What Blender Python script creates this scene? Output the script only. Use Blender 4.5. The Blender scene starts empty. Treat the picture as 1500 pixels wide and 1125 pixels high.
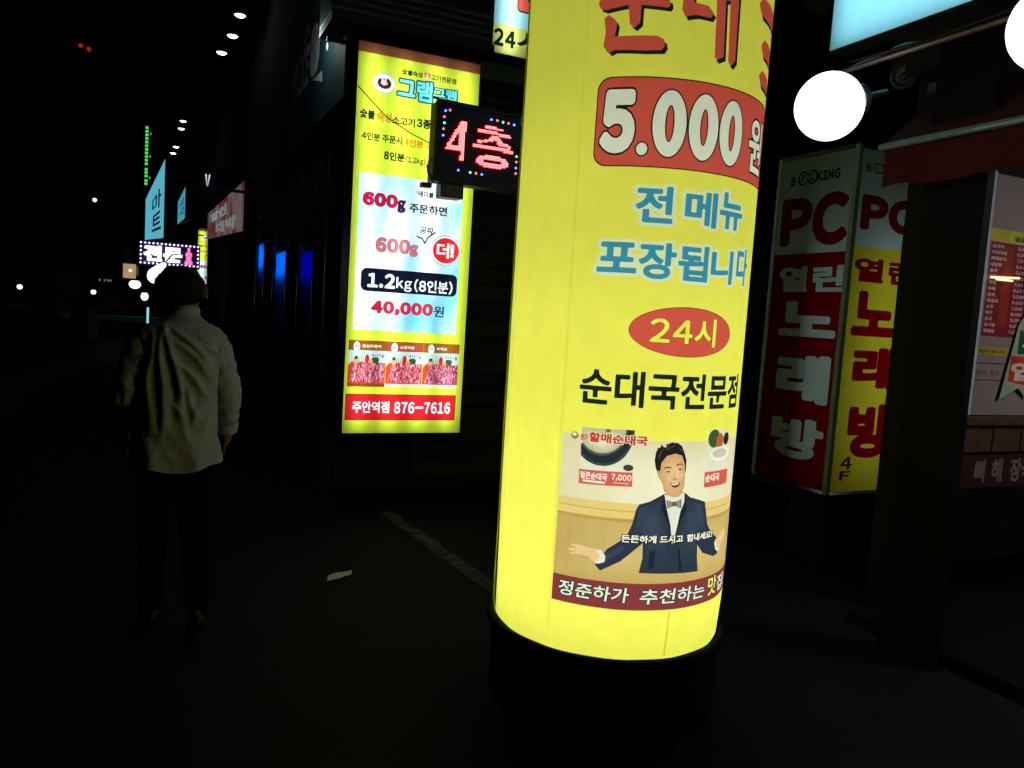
import bpy, bmesh, math, random
import numpy as np
from mathutils import Vector, Matrix, noise
from mathutils.geometry import delaunay_2d_cdt
random.seed(7)
scene = bpy.context.scene
C = scene.collection
pi = math.pi

# ---------------------------------------------------------------- camera, world, exposure
cam = bpy.data.cameras.new('camera'); cam.sensor_width = 36.0
cam.lens = 1150.0 / 1500.0 * 36.0
cam.clip_start = 0.05; cam.clip_end = 600
cam_ob = bpy.data.objects.new('camera', cam); C.objects.link(cam_ob)
RM = Matrix(((0.90975, -0.02080, -0.41464), (-0.41029, 0.10610, -0.90577), (0.06283, 0.99414, 0.08798)))
q_ = RM.to_quaternion(); cam_ob.rotation_mode = 'QUATERNION'; cam_ob.rotation_quaternion = q_
cam_ob.location = (0, 0, 1.6)
scene.camera = cam_ob
world = bpy.data.worlds.new('World'); scene.world = world; world.use_nodes = True
bg = world.node_tree.nodes['Background']
bg.inputs['Color'].default_value = (0.35, 0.45, 0.8, 1); bg.inputs['Strength'].default_value = 0.0004
vs = scene.view_settings
vs.view_transform = 'Standard'; vs.look = 'None'; vs.exposure = 0; vs.gamma = 1; vs.use_curve_mapping = False
cy = scene.cycles
cy.use_denoising = True
try: cy.denoiser = 'OPENIMAGEDENOISE'
except Exception: pass
cy.max_bounces = 5; cy.diffuse_bounces = 3; cy.glossy_bounces = 3; cy.transmission_bounces = 4
cy.sample_clamp_indirect = 3.0; cy.caustics_reflective = False; cy.caustics_refractive = False

# ---------------------------------------------------------------- colour and materials
def s2l(v):
    v /= 255.0
    return v / 12.92 if v <= .04045 else ((v + .055) / 1.055) ** 2.4
def lin(c): return (s2l(c[0]), s2l(c[1]), s2l(c[2]), 1)
_m = {}
def nmat(name):
    m = bpy.data.materials.new(name); m.use_nodes = True
    nt = m.node_tree
    for n in list(nt.nodes): nt.nodes.remove(n)
    out = nt.nodes.new('ShaderNodeOutputMaterial')
    return m, nt, out
def fabric(c, refl=.12):
    """lit sign skin: prints that pass the light of the lamps behind them"""
    k = ('F', c)
    if k in _m: return _m[k]
    m, nt, out = nmat('lit_print')
    t = nt.nodes.new('ShaderNodeBsdfTranslucent'); d = nt.nodes.new('ShaderNodeBsdfDiffuse')
    mx = nt.nodes.new('ShaderNodeMixShader'); mx.inputs[0].default_value = refl
    col = lin(c)
    if len(c) == 4 and c[3] == 'cloud':   # light blue panel mottled with soft pale patches
        tc = nt.nodes.new('ShaderNodeTexCoord'); mp = nt.nodes.new('ShaderNodeMapping'); mp.inputs['Rotation'].default_value = (0, .6, 0); mp.inputs['Scale'].default_value = (1.6, 1, .8)
        nz = nt.nodes.new('ShaderNodeTexNoise'); nz.inputs['Scale'].default_value = 1.7; nz.inputs['Detail'].default_value = 2
        cr = nt.nodes.new('ShaderNodeValToRGB'); e = cr.color_ramp.elements
        e[0].position = .36; e[0].color = lin((120, 212, 250)); e[1].position = .62; e[1].color = lin((236, 246, 250))
        nt.links.new(tc.outputs['Object'], mp.inputs[0]); nt.links.new(mp.outputs[0], nz.inputs[0]); nt.links.new(nz.outputs[0], cr.inputs[0])
        nt.links.new(cr.outputs[0], t.inputs[0]); nt.links.new(cr.outputs[0], d.inputs[0])
    elif len(c) == 4:          # meat print: streaked
        tc = nt.nodes.new('ShaderNodeTexCoord'); mp = nt.nodes.new('ShaderNodeMapping')
        mp.inputs['Scale'].default_value = (1.1, 1, .45); mp.inputs['Rotation'].default_value = (0, .5, 0)
        nz = nt.nodes.new('ShaderNodeTexNoise'); nz.inputs['Scale'].default_value = 38; nz.inputs['Detail'].default_value = 5
        nz.inputs['Distortion'].default_value = 2.2
        cr = nt.nodes.new('ShaderNodeValToRGB'); e = cr.color_ramp.elements
        e[0].position = .38; e[0].color = lin((120, 30, 50)); e[1].position = .64; e[1].color = lin((236, 206, 214))
        for p, cc in ((.46, (176, 52, 66)), (.5, col), (.56, (196, 120, 140))):
            x = e.new(p); x.color = lin(cc) if len(cc) == 3 else cc
        nt.links.new(tc.outputs['Object'], mp.inputs[0]); nt.links.new(mp.outputs[0], nz.inputs[0]); nt.links.new(nz.outputs[0], cr.inputs[0])
        nt.links.new(cr.outputs[0], t.inputs[0]); nt.links.new(cr.outputs[0], d.inputs[0])
    else:
        tc = nt.nodes.new('ShaderNodeTexCoord')
        nz = nt.nodes.new('ShaderNodeTexNoise'); nz.inputs['Scale'].default_value = 14; nz.inputs['Detail'].default_value = 8
        hs = nt.nodes.new('ShaderNodeMixRGB'); hs.blend_type = 'MULTIPLY'; hs.inputs[0].default_value = 1
        cr = nt.nodes.new('ShaderNodeValToRGB'); e = cr.color_ramp.elements
        e[0].position = .25; e[0].color = (.93, .935, .92, 1); e[1].position = .7; e[1].color = (1, 1, 1, 1)
        hs.inputs[1].default_value = col
        nt.links.new(tc.outputs['Object'], nz.inputs[0]); nt.links.new(nz.outputs[0], cr.inputs[0]); nt.links.new(cr.outputs[0], hs.inputs[2])
        nt.links.new(hs.outputs[0], t.inputs[0]); nt.links.new(hs.outputs[0], d.inputs[0])
    nt.links.new(t.outputs[0], mx.inputs[1]); nt.links.new(d.outputs[0], mx.inputs[2]); nt.links.new(mx.outputs[0], out.inputs[0])
    _m[k] = m; return m
def paint(c, rough=.6, metal=0, wear=.25, scale=9, spec=.3, bump=0):
    """unlit surface with procedural grime"""
    k = ('P', c, rough, metal, wear, scale, bump)
    if k in _m: return _m[k]
    m, nt, out = nmat('paint')
    b = nt.nodes.new('ShaderNodeBsdfPrincipled')
    b.inputs['Roughness'].default_value = rough; b.inputs['Metallic'].default_value = metal
    b.inputs['Specular IOR Level'].default_value = spec
    tc = nt.nodes.new('ShaderNodeTexCoord'); nz = nt.nodes.new('ShaderNodeTexNoise')
    nz.inputs['Scale'].default_value = scale; nz.inputs['Detail'].default_value = 6; nz.inputs['Roughness'].default_value = .65
    cr = nt.nodes.new('ShaderNodeValToRGB'); e = cr.color_ramp.elements
    e[0].position = .35; e[0].color = (1 - wear,) * 3 + (1,); e[1].position = .65; e[1].color = (1, 1, 1, 1)
    mx = nt.nodes.new('ShaderNodeMixRGB'); mx.blend_type = 'MULTIPLY'; mx.inputs[0].default_value = 1; mx.inputs[1].default_value = lin(c)
    nt.links.new(tc.outputs['Object'], nz.inputs[0]); nt.links.new(nz.outputs[0], cr.inputs[0]); nt.links.new(cr.outputs[0], mx.inputs[2])
    nt.links.new(mx.outputs[0], b.inputs['Base Color'])
    if bump:
        bp = nt.nodes.new('ShaderNodeBump'); bp.inputs['Strength'].default_value = bump; bp.inputs['Distance'].default_value = .01
        nt.links.new(nz.outputs[0], bp.inputs['Height']); nt.links.new(bp.outputs[0], b.inputs['Normal'])
    nt.links.new(b.outputs[0], out.inputs[0]); _m[k] = m; return m
def glow(c, s=1.0):
    k = ('E', c, s)
    if k in _m: return _m[k]
    m, nt, out = nmat('lamp_light')
    e = nt.nodes.new('ShaderNodeEmission'); e.inputs[0].default_value = lin(c); e.inputs[1].default_value = s
    nt.links.new(e.outputs[0], out.inputs[0]); _m[k] = m; return m

# ---------------------------------------------------------------- object helpers
def link(o, parent=None, label=None, cat=None, group=None, kind=None):
    C.objects.link(o)
    if parent is not None: o.parent = parent
    if label: o['label'] = label
    if cat: o['category'] = cat
    if group: o['group'] = group
    if kind: o['kind'] = kind
    return o
def thing(name, loc, label, cat, group=None, rz=0):
    o = bpy.data.objects.new(name, None); o.empty_display_size = .1
    o.location = loc; o.rotation_euler = (0, 0, rz)
    return link(o, None, label, cat, group)
def local(o, parent):
    """world-space vertices of o expressed in the frame of its thing"""
    if parent is None: return
    p = parent; M = Matrix.Identity(4)
    while p is not None:
        M = Matrix.LocRotScale(p.location, p.rotation_euler, p.scale) @ M; p = p.parent
    o.data.transform(M.inverted())
def mesh(name, verts, faces, mats, parent=None, fm=None, smooth=False, **kw):
    me = bpy.data.meshes.new(name); me.from_pydata([tuple(v) for v in verts], [], faces)
    for m in (mats if isinstance(mats, (list, tuple)) else [mats]): me.materials.append(m)
    if fm: me.polygons.foreach_set('material_index', fm)
    if smooth: me.polygons.foreach_set('use_smooth', [True] * len(me.polygons))
    me.update()
    o = bpy.data.objects.new(name, me); local(o, parent)
    return link(o, parent, **kw)
def from_bm(name, bm, mats, parent=None, smooth=False, **kw):
    me = bpy.data.meshes.new(name); bm.to_mesh(me); bm.free()
    for m in (mats if isinstance(mats, (list, tuple)) else [mats]): me.materials.append(m)
    if smooth: me.polygons.foreach_set('use_smooth', [True] * len(me.polygons))
    o = bpy.data.objects.new(name, me); local(o, parent)
    return link(o, parent, **kw)
def bx(bm, x0, y0, z0, x1, y1, z1, bev=0.0, M=None):
    x0, x1 = sorted((x0, x1)); y0, y1 = sorted((y0, y1)); z0, z1 = sorted((z0, z1))
    r = bmesh.ops.create_cube(bm, size=1.0)
    vs_ = r['verts']
    for v in vs_: v.co = Vector((x0 + (v.co.x + .5) * (x1 - x0), y0 + (v.co.y + .5) * (y1 - y0), z0 + (v.co.z + .5) * (z1 - z0)))
    if M is not None: bmesh.ops.transform(bm, matrix=M, verts=vs_)
    if bev > 0:
        es = list({e for v in vs_ for e in v.link_edges})
        bmesh.ops.bevel(bm, geom=es, offset=bev, segments=2, affect='EDGES', profile=.6)
def box(name, a, b, mat, parent=None, bev=0.0, **kw):
    bm = bmesh.new(); bx(bm, *a, *b, bev); return from_bm(name, bm, mat, parent, **kw)
def tube(bm, pts, r, n=8, cap=True):
    pts = [Vector(p) for p in pts]; rings = []
    for i, p in enumerate(pts):
        d = (pts[min(i + 1, len(pts) - 1)] - pts[max(i - 1, 0)]).normalized()
        up = Vector((0, 0, 1)) if abs(d.z) < .95 else Vector((1, 0, 0))
        a = d.cross(up).normalized(); b = a.cross(d)
        rr = r[i] if isinstance(r, (list, tuple)) else r
        rings.append([bm.verts.new(p + rr * (a * math.cos(2 * pi * k / n) + b * math.sin(2 * pi * k / n))) for k in range(n)])
    for i in range(len(rings) - 1):
        for k in range(n): bm.faces.new((rings[i][k], rings[i][(k + 1) % n], rings[i + 1][(k + 1) % n], rings[i + 1][k]))
    if cap: bm.faces.new(rings[0][::-1]); bm.faces.new(rings[-1])
def lathe(bm, prof, c=(0, 0, 0), n=48, M=None):
    rings = []
    for r, z in prof:
        if r < 1e-5: rings.append([bm.verts.new((c[0], c[1], c[2] + z))])
        else: rings.append([bm.verts.new((c[0] + r * math.cos(2 * pi * k / n), c[1] + r * math.sin(2 * pi * k / n), c[2] + z)) for k in range(n)])
    for i in range(len(rings) - 1):
        A, B = rings[i], rings[i + 1]
        for k in range(n):
            k2 = (k + 1) % n
            if len(A) == 1 and len(B) == 1: continue
            if len(A) == 1: bm.faces.new((A[0], B[k2], B[k]))
            elif len(B) == 1: bm.faces.new((A[k], A[k2], B[0]))
            else: bm.faces.new((A[k], A[k2], B[k2], B[k]))
    if M is not None: bmesh.ops.transform(bm, matrix=M, verts=[v for r in rings for v in r])
def copy_tree(root, loc, label=None, rz=None, scale=None):
    def cp(o, parent):
        c = o.copy(); C.objects.link(c)
        if parent is not None: c.parent = parent
        for ch in [x for x in list(C.objects) if x.parent == o]: cp(ch, c)
        return c
    r = cp(root, None); r.location = loc
    if rz is not None: r.rotation_euler = (0, 0, rz)
    if scale: r.scale = (scale,) * 3
    if label: r['label'] = label
    return r

# ---------------------------------------------------------------- print layout: every printed shape becomes faces of ONE sheet
_g = {}
_full = {c: chr(ord(c) + 0xFEE0) for c in '0123456789ABCDEFGHIJKLMNOPQRSTUVWXYZkg(),.-!:/?'}
GN, GX0, GY0, GW = 84, -.22, -.42, 1.62
def glyph_mesh(ch):
    cu = bpy.data.curves.new('g', 'FONT'); cu.body = _full.get(ch, ch); cu.resolution_u = 4
    o = bpy.data.objects.new('g', cu); C.objects.link(o)
    me = o.to_mesh()
    v = [(p.co.x, p.co.y) for p in me.vertices]; f = [tuple(p.vertices) for p in me.polygons]
    o.to_mesh_clear(); bpy.data.objects.remove(o); bpy.data.curves.remove(cu)
    return v, f
_sdf = {}
def sdf(ch):
    """signed distance field of one character (negative inside)"""
    if ch in _sdf: return _sdf[ch]
    v, f = glyph_mesh(ch)
    if not v: _sdf[ch] = None; return None
    gx = GX0 + np.arange(GN + 1) * GW / GN; gy = GY0 + np.arange(GN + 1) * GW / GN
    X, Y = np.meshgrid(gx, gy, indexing='ij'); ins = np.zeros(X.shape, bool); cnt = {}
    for q in f:
        ok = None
        (ax, ay), (bx_, by_), (cx, cyy) = (v[i] for i in q)
        if (bx_ - ax) * (cyy - ay) - (by_ - ay) * (cx - ax) < 0: bx_, by_, cx, cyy = cx, cyy, bx_, by_
        ok = ((bx_ - ax) * (Y - ay) - (by_ - ay) * (X - ax) >= 0) & ((cx - bx_) * (Y - by_) - (cyy - by_) * (X - bx_) >= 0) & ((ax - cx) * (Y - cyy) - (ay - cyy) * (X - cx) >= 0)
        ins |= ok
        for i in range(3): e = tuple(sorted((q[i - 1], q[i]))); cnt[e] = cnt.get(e, 0) + 1
    D = np.full(X.shape, 9.0)
    for (i, j), n in cnt.items():
        if n != 1: continue
        ax, ay = v[i]; dx, dy = v[j][0] - ax, v[j][1] - ay; L2 = dx * dx + dy * dy + 1e-12
        t = np.clip(((X - ax) * dx + (Y - ay) * dy) / L2, 0, 1)
        D = np.minimum(D, (X - ax - t * dx) ** 2 + (Y - ay - t * dy) ** 2)
    D = np.sqrt(D); D[ins] *= -1
    _sdf[ch] = D; return D
def simplify(p, tol):
    if len(p) < 3: return p
    a, b = p[0], p[-1]; dx, dy = b[0] - a[0], b[1] - a[1]; L = math.hypot(dx, dy)
    best, bi = -1, 0
    for i in range(1, len(p) - 1):
        d = abs((p[i][0] - a[0]) * dy - (p[i][1] - a[1]) * dx) / L if L > 1e-9 else math.hypot(p[i][0] - a[0], p[i][1] - a[1])
        if d > best: best, bi = d, i
    if best <= tol: return [a, b]
    return simplify(p[:bi + 1], tol)[:-1] + simplify(p[bi:], tol)
def glyph(ch, off):
    """outline loops of a character grown by off"""
    off = round(off, 3); k = (ch, off)
    if k in _g: return _g[k]
    D = sdf(ch)
    if D is None: _g[k] = []; return []
    F = D - off; F[np.abs(F) < 1e-6] = 1e-6; I = F < 0
    s_ = I[:-1, :-1].astype(int) + I[1:, :-1] + I[1:, 1:] + I[:-1, 1:]
    nxt = {}
    def cut(i0, j0, i1, j1):
        a, b = F[i0, j0], F[i1, j1]; t = a / (a - b)
        return (i0 + (i1 - i0) * t, j0 + (j1 - j0) * t)
    for i, j in zip(*np.nonzero((s_ > 0) & (s_ < 4))):
        c = [(i, j), (i + 1, j), (i + 1, j + 1), (i, j + 1)]; q = []
        for n in range(4):
            p0, p1 = c[n], c[(n + 1) % 4]
            if I[p0] != I[p1]:
                key = tuple(sorted((p0, p1))); q.append((key, bool(I[p0]), cut(*key[0], *key[1])))
        outs = [x for x in q if x[1]]; ins_ = [x for x in q if not x[1]]
        if len(q) == 2: nxt[outs[0][0]] = (ins_[0][0], outs[0][2])
        else:
            for n in range(4):
                if q[n][1]: m_ = q[(n + 1) % 4]; nxt[q[n][0]] = (m_[0], q[n][2])
    loops = []
    while nxt:
        st = next(iter(nxt)); k2 = st; L = []
        while k2 in nxt:
            n_, p = nxt.pop(k2); L.append((GX0 + p[0] * GW / GN, GY0 + p[1] * GW / GN)); k2 = n_
        if len(L) > 5:
            h = len(L) // 2; L = simplify(L[:h + 1], .0035)[:-1] + simplify(L[h:] + L[:1], .0035)[:-1]
            if len(L) > 2: loops.append(L)
    _g[k] = loops; return loops
def layout(s, off=0.0, track=.08, grow=0.0):
    """list of characters, each a list of loops; grow widens the outline without moving the letters"""
    out, x = [], 0.0
    for ch in s:
        if ch == ' ': x += .3; continue
        g = glyph(ch, off)
        if not g: continue
        xs = [p[0] for l in g for p in l]
        if ord(ch) > 0x3000: dx = x - .04; adv = .92
        else: dx = x - min(xs); adv = max(xs) - min(xs) + track
        out.append([[(p[0] + dx, p[1]) for p in l] for l in (glyph(ch, off + grow) if grow else g)]); x += adv
    return out
def fill_loops(loops):
    """triangulated flat faces of one character"""
    V = [Vector(p) for l in loops for p in l]; Ed = []; k = 0
    for l in loops: Ed += [(k + i, k + (i + 1) % len(l)) for i in range(len(l))]; k += len(l)
    vo, eo, fo, _a, _b, _c = delaunay_2d_cdt(V, Ed, [], 0, 1e-5, False)
    F = []
    for f in fo:
        c = sum((vo[i] for i in f), Vector((0, 0))) / len(f)
        if sum(inside(c, l) for l in loops) % 2: F.append(tuple(f))
    return [tuple(v) for v in vo], F
def inside(p, poly):
    c = False; j = len(poly) - 1
    for i in range(len(poly)):
        if (poly[i][1] > p[1]) != (poly[j][1] > p[1]) and p[0] < (poly[j][0] - poly[i][0]) * (p[1] - poly[i][1]) / (poly[j][1] - poly[i][1]) + poly[i][0]: c = not c
        j = i
    return c
def bb(p): return min(a[0] for a in p), min(a[1] for a in p), max(a[0] for a in p), max(a[1] for a in p)
def area2(p): return sum(p[i - 1][0] * p[i][1] - p[i][0] * p[i - 1][1] for i in range(len(p)))
class Sheet:
    def __init__(s, rect, mat, strips=1):
        s.L = []; u0, v0, u1, v1 = rect; s.mats = [mat]; s.base = strips
        for i in range(strips):
            a = u0 + (u1 - u0) * i / strips; b = u0 + (u1 - u0) * (i + 1) / strips
            s.L.append((0, [[(a, v0), (b, v0), (b, v1), (a, v1)]]))
    def mi(s, m):
        if m not in s.mats: s.mats.append(m)
        return s.mats.index(m)
    def poly(s, m, p):
        if abs(area2(p)) > 1e-8: s.L.append((s.mi(m), [p]))
    def rect(s, m, pts, r=0.0):
        u0, v0, u1, v1 = bb(pts) if not isinstance(pts, tuple) else pts
        if r <= 0: return s.poly(m, [(u0, v0), (u1, v0), (u1, v1), (u0, v1)])
        p = []
        for cx, cyy, a0 in ((u1 - r, v0 + r, -pi / 2), (u1 - r, v1 - r, 0), (u0 + r, v1 - r, pi / 2), (u0 + r, v0 + r, pi)):
            for i in range(6): t = a0 + i * pi / 10; p.append((cx + r * math.cos(t), cyy + r * math.sin(t)))
        s.poly(m, p)
    def shade(s, p, c0, c1, ctr, n=7, end=.15):
        """printed photograph tone: steps of ink from c0 at the rim to c1 round ctr"""
        for k in range(n):
            f = 1 - (1 - end) * k / (n - 1); q = k / (n - 1)
            s.poly(fabric(tuple(round(c0[i] + (c1[i] - c0[i]) * q) for i in range(3))), [(ctr[0] + (a - ctr[0]) * f, ctr[1] + (b - ctr[1]) * f) for a, b in p])
    def ell(s, m, pts, n=28, grow=0.0):
        u0, v0, u1, v1 = bb(pts) if not isinstance(pts, tuple) else pts
        a = (u1 - u0) / 2 + grow; b = (v1 - v0) / 2 + grow
        s.poly(m, [((u0 + u1) / 2 + a * math.cos(2 * pi * k / n), (v0 + v1) / 2 + b * math.sin(2 * pi * k / n)) for k in range(n)])
    def stroke(s, m, pts, w):
        for a, b in zip(pts, pts[1:]):
            d = Vector((b[0] - a[0], b[1] - a[1]))
            if d.length < 1e-6: continue
            t = math.atan2(d.y, d.x); p = []
            for c, t0 in ((b, t - pi / 2), (a, t + pi / 2)):
                for i in range(3): q = t0 + i * pi / 2; p.append((c[0] + w / 2 * math.cos(q), c[1] + w / 2 * math.sin(q)))
            s.poly(m, p)
    def txt(s, m, text, pts, bold=0.0, outline=None, ow=0.0, shear=0.0, shadow=None, slope=0.0):
        if isinstance(pts, list) and len(pts) == 4:   # top left, bottom left, top right, bottom right
            u0, u1 = (pts[0][0] + pts[1][0]) / 2, (pts[2][0] + pts[3][0]) / 2; v0, v1 = (pts[1][1] + pts[3][1]) / 2, (pts[0][1] + pts[2][1]) / 2
        else: u0, v0, u1, v1 = bb(pts) if not isinstance(pts, tuple) else pts
        bold = bold * .5 + .012; G = layout(text, bold); P0 = [p for g in G for l in g for p in l]
        a, b, c, d = bb(P0); sx = (u1 - u0) / (c - a); sy = (v1 - v0) / (d - b)
        def put(mm, gs, off=(0, 0)):
            for g in gs:
                s.L.append((s.mi(mm), [[(u0 + (x - a) * sx + shear * (y - b) * sy + off[0], v0 + (y - b) * sy + slope * (x - a) * sx + off[1]) for x, y in l] for l in g]))
        if outline: put(outline, layout(text, bold, .08, min(.14, ow / (abs(sx * sy) ** .5))))
        if shadow: put(shadow[0], G, shadow[1])
        put(m, G)
    def build(s, name, mapf, parent, **kw):
        V, Ed = [], []
        for mi_, ls_ in s.L:
            for p in ls_:
                b = len(V); V += [Vector((round(q[0], 5), round(q[1], 5))) for q in p]; Ed += [(b + i, b + (i + 1) % len(p)) for i in range(len(p))]
        vo, eo, fo, vi, ei, fi = delaunay_2d_cdt(V, Ed, [], 1, 2e-5, False)
        vx = np.array([v.x for v in vo]); vy = np.array([v.y for v in vo])
        tri = np.array([tuple(f) for f in fo if len(f) == 3])
        cx = vx[tri].mean(1); cyy = vy[tri].mean(1)
        ar = np.abs((vx[tri[:, 1]] - vx[tri[:, 0]]) * (vy[tri[:, 2]] - vy[tri[:, 0]]) - (vx[tri[:, 2]] - vx[tri[:, 0]]) * (vy[tri[:, 1]] - vy[tri[:, 0]]))
        o = np.argsort(cx); tri = tri[o]; cx = cx[o]; cyy = cyy[o]; ar = ar[o]
        own = np.full(len(tri), -1)
        for k, (m_, ls_) in enumerate(s.L):
            P = np.array([q for l in ls_ for q in l], dtype=float); x0, y0 = P.min(0); x1, y1 = P.max(0)
            i0 = np.searchsorted(cx, x0); i1 = np.searchsorted(cx, x1)
            idx = i0 + np.nonzero((cyy[i0:i1] >= y0) & (cyy[i0:i1] <= y1))[0]
            if not len(idx): continue
            X, Y = cx[idx], cyy[idx]; ins = np.zeros(len(idx), bool)
            for l in ls_:
                j = len(l) - 1
                for i in range(len(l)):
                    yi, yj = l[i][1], l[j][1]
                    if yi != yj: ins ^= ((yi > Y) != (yj > Y)) & (X < (l[j][0] - l[i][0]) * (Y - yi) / (yj - yi) + l[i][0])
                    j = i
            idx = idx[ins]
            if k < s.base: own[idx] = m_
            else: idx = idx[own[idx] >= 0]; own[idx] = m_
        keep = (own >= 0) & (ar > 1e-13)
        faces = [tuple(int(i) for i in f) for f in tri[keep]]; fm = [int(i) for i in own[keep]]
        return mesh(name, [mapf(v.x, v.y) for v in vo], faces, s.mats, parent, fm, **kw)

def lamp(name, kind, loc, power, parent, size=None, size_y=None, rot=(0, 0, 0), color=(1, 1, 1), radius=.05, spread=None):
    l = bpy.data.lights.new(name, kind); l.energy = power; l.color = color
    if kind == 'AREA': l.shape = 'RECTANGLE'; l.size = size; l.size_y = size_y
    else: l.shadow_soft_size = radius
    o = bpy.data.objects.new(name, l); C.objects.link(o)
    M = Matrix.Translation(loc)
    if parent is not None: o.parent = parent; o.location = Vector(loc) - parent.location
    else: o.location = loc
    o.rotation_euler = rot
    return o

# ---------------------------------------------------------------- ground
def asphalt():
    m, nt, out = nmat('asphalt')
    b = nt.nodes.new('ShaderNodeBsdfPrincipled'); b.inputs['Roughness'].default_value = .8; b.inputs['Specular IOR Level'].default_value = .12
    tc = nt.nodes.new('ShaderNodeTexCoord')
    n1 = nt.nodes.new('ShaderNodeTexNoise'); n1.inputs['Scale'].default_value = 140; n1.inputs['Detail'].default_value = 4
    n2 = nt.nodes.new('ShaderNodeTexNoise'); n2.inputs['Scale'].default_value = 1.3; n2.inputs['Detail'].default_value = 5
    mx = nt.nodes.new('ShaderNodeMixRGB'); mx.blend_type = 'MULTIPLY'; mx.inputs[0].default_value = 1
    c1 = nt.nodes.new('ShaderNodeValToRGB'); c1.color_ramp.elements[0].color = (.0025, .0025, .003, 1); c1.color_ramp.elements[1].color = (.008, .008, .0085, 1)
    c2 = nt.nodes.new('ShaderNodeValToRGB'); c2.color_ramp.elements[0].color = (.55, .55, .55, 1); c2.color_ramp.elements[0].position = .3; c2.color_ramp.elements[1].position = .7
    bp = nt.nodes.new('ShaderNodeBump'); bp.inputs['Strength'].default_value = .5; bp.inputs['Distance'].default_value = .006
    for n in (n1, n2): nt.links.new(tc.outputs['Object'], n.inputs[0])
    nt.links.new(n1.outputs[0], c1.inputs[0]); nt.links.new(n2.outputs[0], c2.inputs[0])
    nt.links.new(c1.outputs[0], mx.inputs[1]); nt.links.new(c2.outputs[0], mx.inputs[2]); nt.links.new(mx.outputs[0], b.inputs['Base Color'])
    nt.links.new(n1.outputs[0], bp.inputs['Height']); nt.links.new(bp.outputs[0], b.inputs['Normal']); nt.links.new(b.outputs[0], out.inputs[0])
    return m
ASPH = asphalt()
mesh('ground', [(-250, -150, 0), (250, -150, 0), (250, 350, 0), (-250, 350, 0)], [(0, 1, 2, 3)], ASPH, kind='structure')
# worn white line painted on the asphalt, broken edges
ln = []
for i in range(31):
    t = i / 30.0; y = 5.87 - t * 2.2
    xl = 1.61 + .20 * t + .02 * noise.noise(Vector((t * 9, 0, 0))); w = .11 + .03 * noise.noise(Vector((t * 12, 3, 0)))
    ln.append(((xl, y, .004), (xl + w, y, .004)))
vv = [p for a in ln for p in a]
mesh('road_line', vv, [(2 * i, 2 * i + 1, 2 * i + 3, 2 * i + 2) for i in range(30)], paint((84, 80, 76), .9, wear=.8, scale=14, spec=.05), kind='structure')
# litter
bm = bmesh.new()
g = [[bm.verts.new((.93 + .15 * i / 4 + .01 * j, 4.42 + .09 * j / 3 + .012 * i, .006 + .02 * abs(noise.noise(Vector((i * .9, j * .8, 2)))))) for j in range(4)] for i in range(5)]
for i in range(4):
    for j in range(3): bm.faces.new((g[i][j], g[i + 1][j], g[i + 1][j + 1], g[i][j + 1]))
from_bm('paper_scrap', bm, paint((225, 222, 215), .8), label='crumpled white paper scrap lying on the dark asphalt behind the walking man', cat='litter')

# ---------------------------------------------------------------- the yellow inflatable light column
CX, CY, CR = 1.67, 2.62, .45
col = thing('light_column', (CX, CY, 0), 'glowing yellow inflated advertising column printed with menu prices, standing on a black base', 'advertising column')
th0 = math.atan2(-CY, -CX)
def cmap(u, v):
    # u to the right as seen from the front; soft sag of the skin near the cuff and shallow vertical puckers
    r = CR + .0015 * math.sin(u * 30) * math.exp(-(v - .43) * 5) - .012 * math.exp(-(v - .43) * 30)
    t = th0 + u / CR
    return (CX + r * math.cos(t), CY + r * math.sin(t), v)
YEL = fabric((250, 250, 98)); RED = fabric((222, 92, 78)); BLK = fabric((26, 42, 34)); BLU = fabric((62, 158, 196)); CREAM = fabric((244, 250, 236))
half = pi * CR
S = Sheet((-half, .43, half, 3.3), YEL, 120)
# big brush lettering (red with a black drop shadow)
def brush(pts):
    S.poly(BRM, pts)
letters = [
 [(-0.170,2.636),(-0.162,2.619),(-0.144,2.611),(-0.068,2.622),(-0.059,2.562),(-0.044,2.550),(-0.026,2.566),(-0.026,2.621),(0.060,2.614),(0.067,2.624),(0.064,2.639),(0.049,2.646),(-0.160,2.657)],
 [(-0.146,2.585),(-0.131,2.595),(-0.109,2.579),(-0.101,2.565),(-0.106,2.525),(0.034,2.525),(0.055,2.514),(0.059,2.496),(0.050,2.481),(-0.007,2.478),(-0.103,2.482),(-0.120,2.474),(-0.143,2.495),(-0.138,2.543)],
 [(0.107,2.666),(0.106,2.611),(0.118,2.592),(0.154,2.601),(0.207,2.599),(0.217,2.615),(0.196,2.635),(0.144,2.639),(0.139,2.670),(0.192,2.678),(0.190,2.697),(0.109,2.690)],
 [(0.223,2.703),(0.233,2.480),(0.243,2.474),(0.269,2.487),(0.258,2.711)],
 [(0.276,2.715),(0.290,2.475),(0.305,2.466),(0.321,2.486),(0.315,2.725)],
 [(0.257,2.691),(0.257,2.665),(0.284,2.668),(0.281,2.694)],
]
BRM = BLK
for p in letters: S.poly(BLK, [(a + .010, b - .012) for a, b in p])
for p in letters: S.poly(RED, p)
# upper strokes of the first syllable, out of the picture above the bar
def fatline(pts, w, both=True):
    if both: S.stroke(BLK, [(a + .010, b - .012) for a, b in pts], w)
    S.stroke(RED, pts, w)
fatline([(.0, 2.95), (-.12, 2.78)], .07); fatline([(.0, 2.93), (.13, 2.79)], .07)
# third syllable, wrapping round the right side
fatline([(.50, 2.95), (.72, 2.94), (.70, 2.76)], .06); fatline([(.46, 2.70), (.84, 2.69)], .06)
fatline([(.50, 2.575), (.78, 2.57), (.77, 2.44)], .055); fatline([(.50, 2.475), (.60, 2.47)], .05); fatline([(.64, 2.68), (.64, 2.60)], .05)
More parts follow.
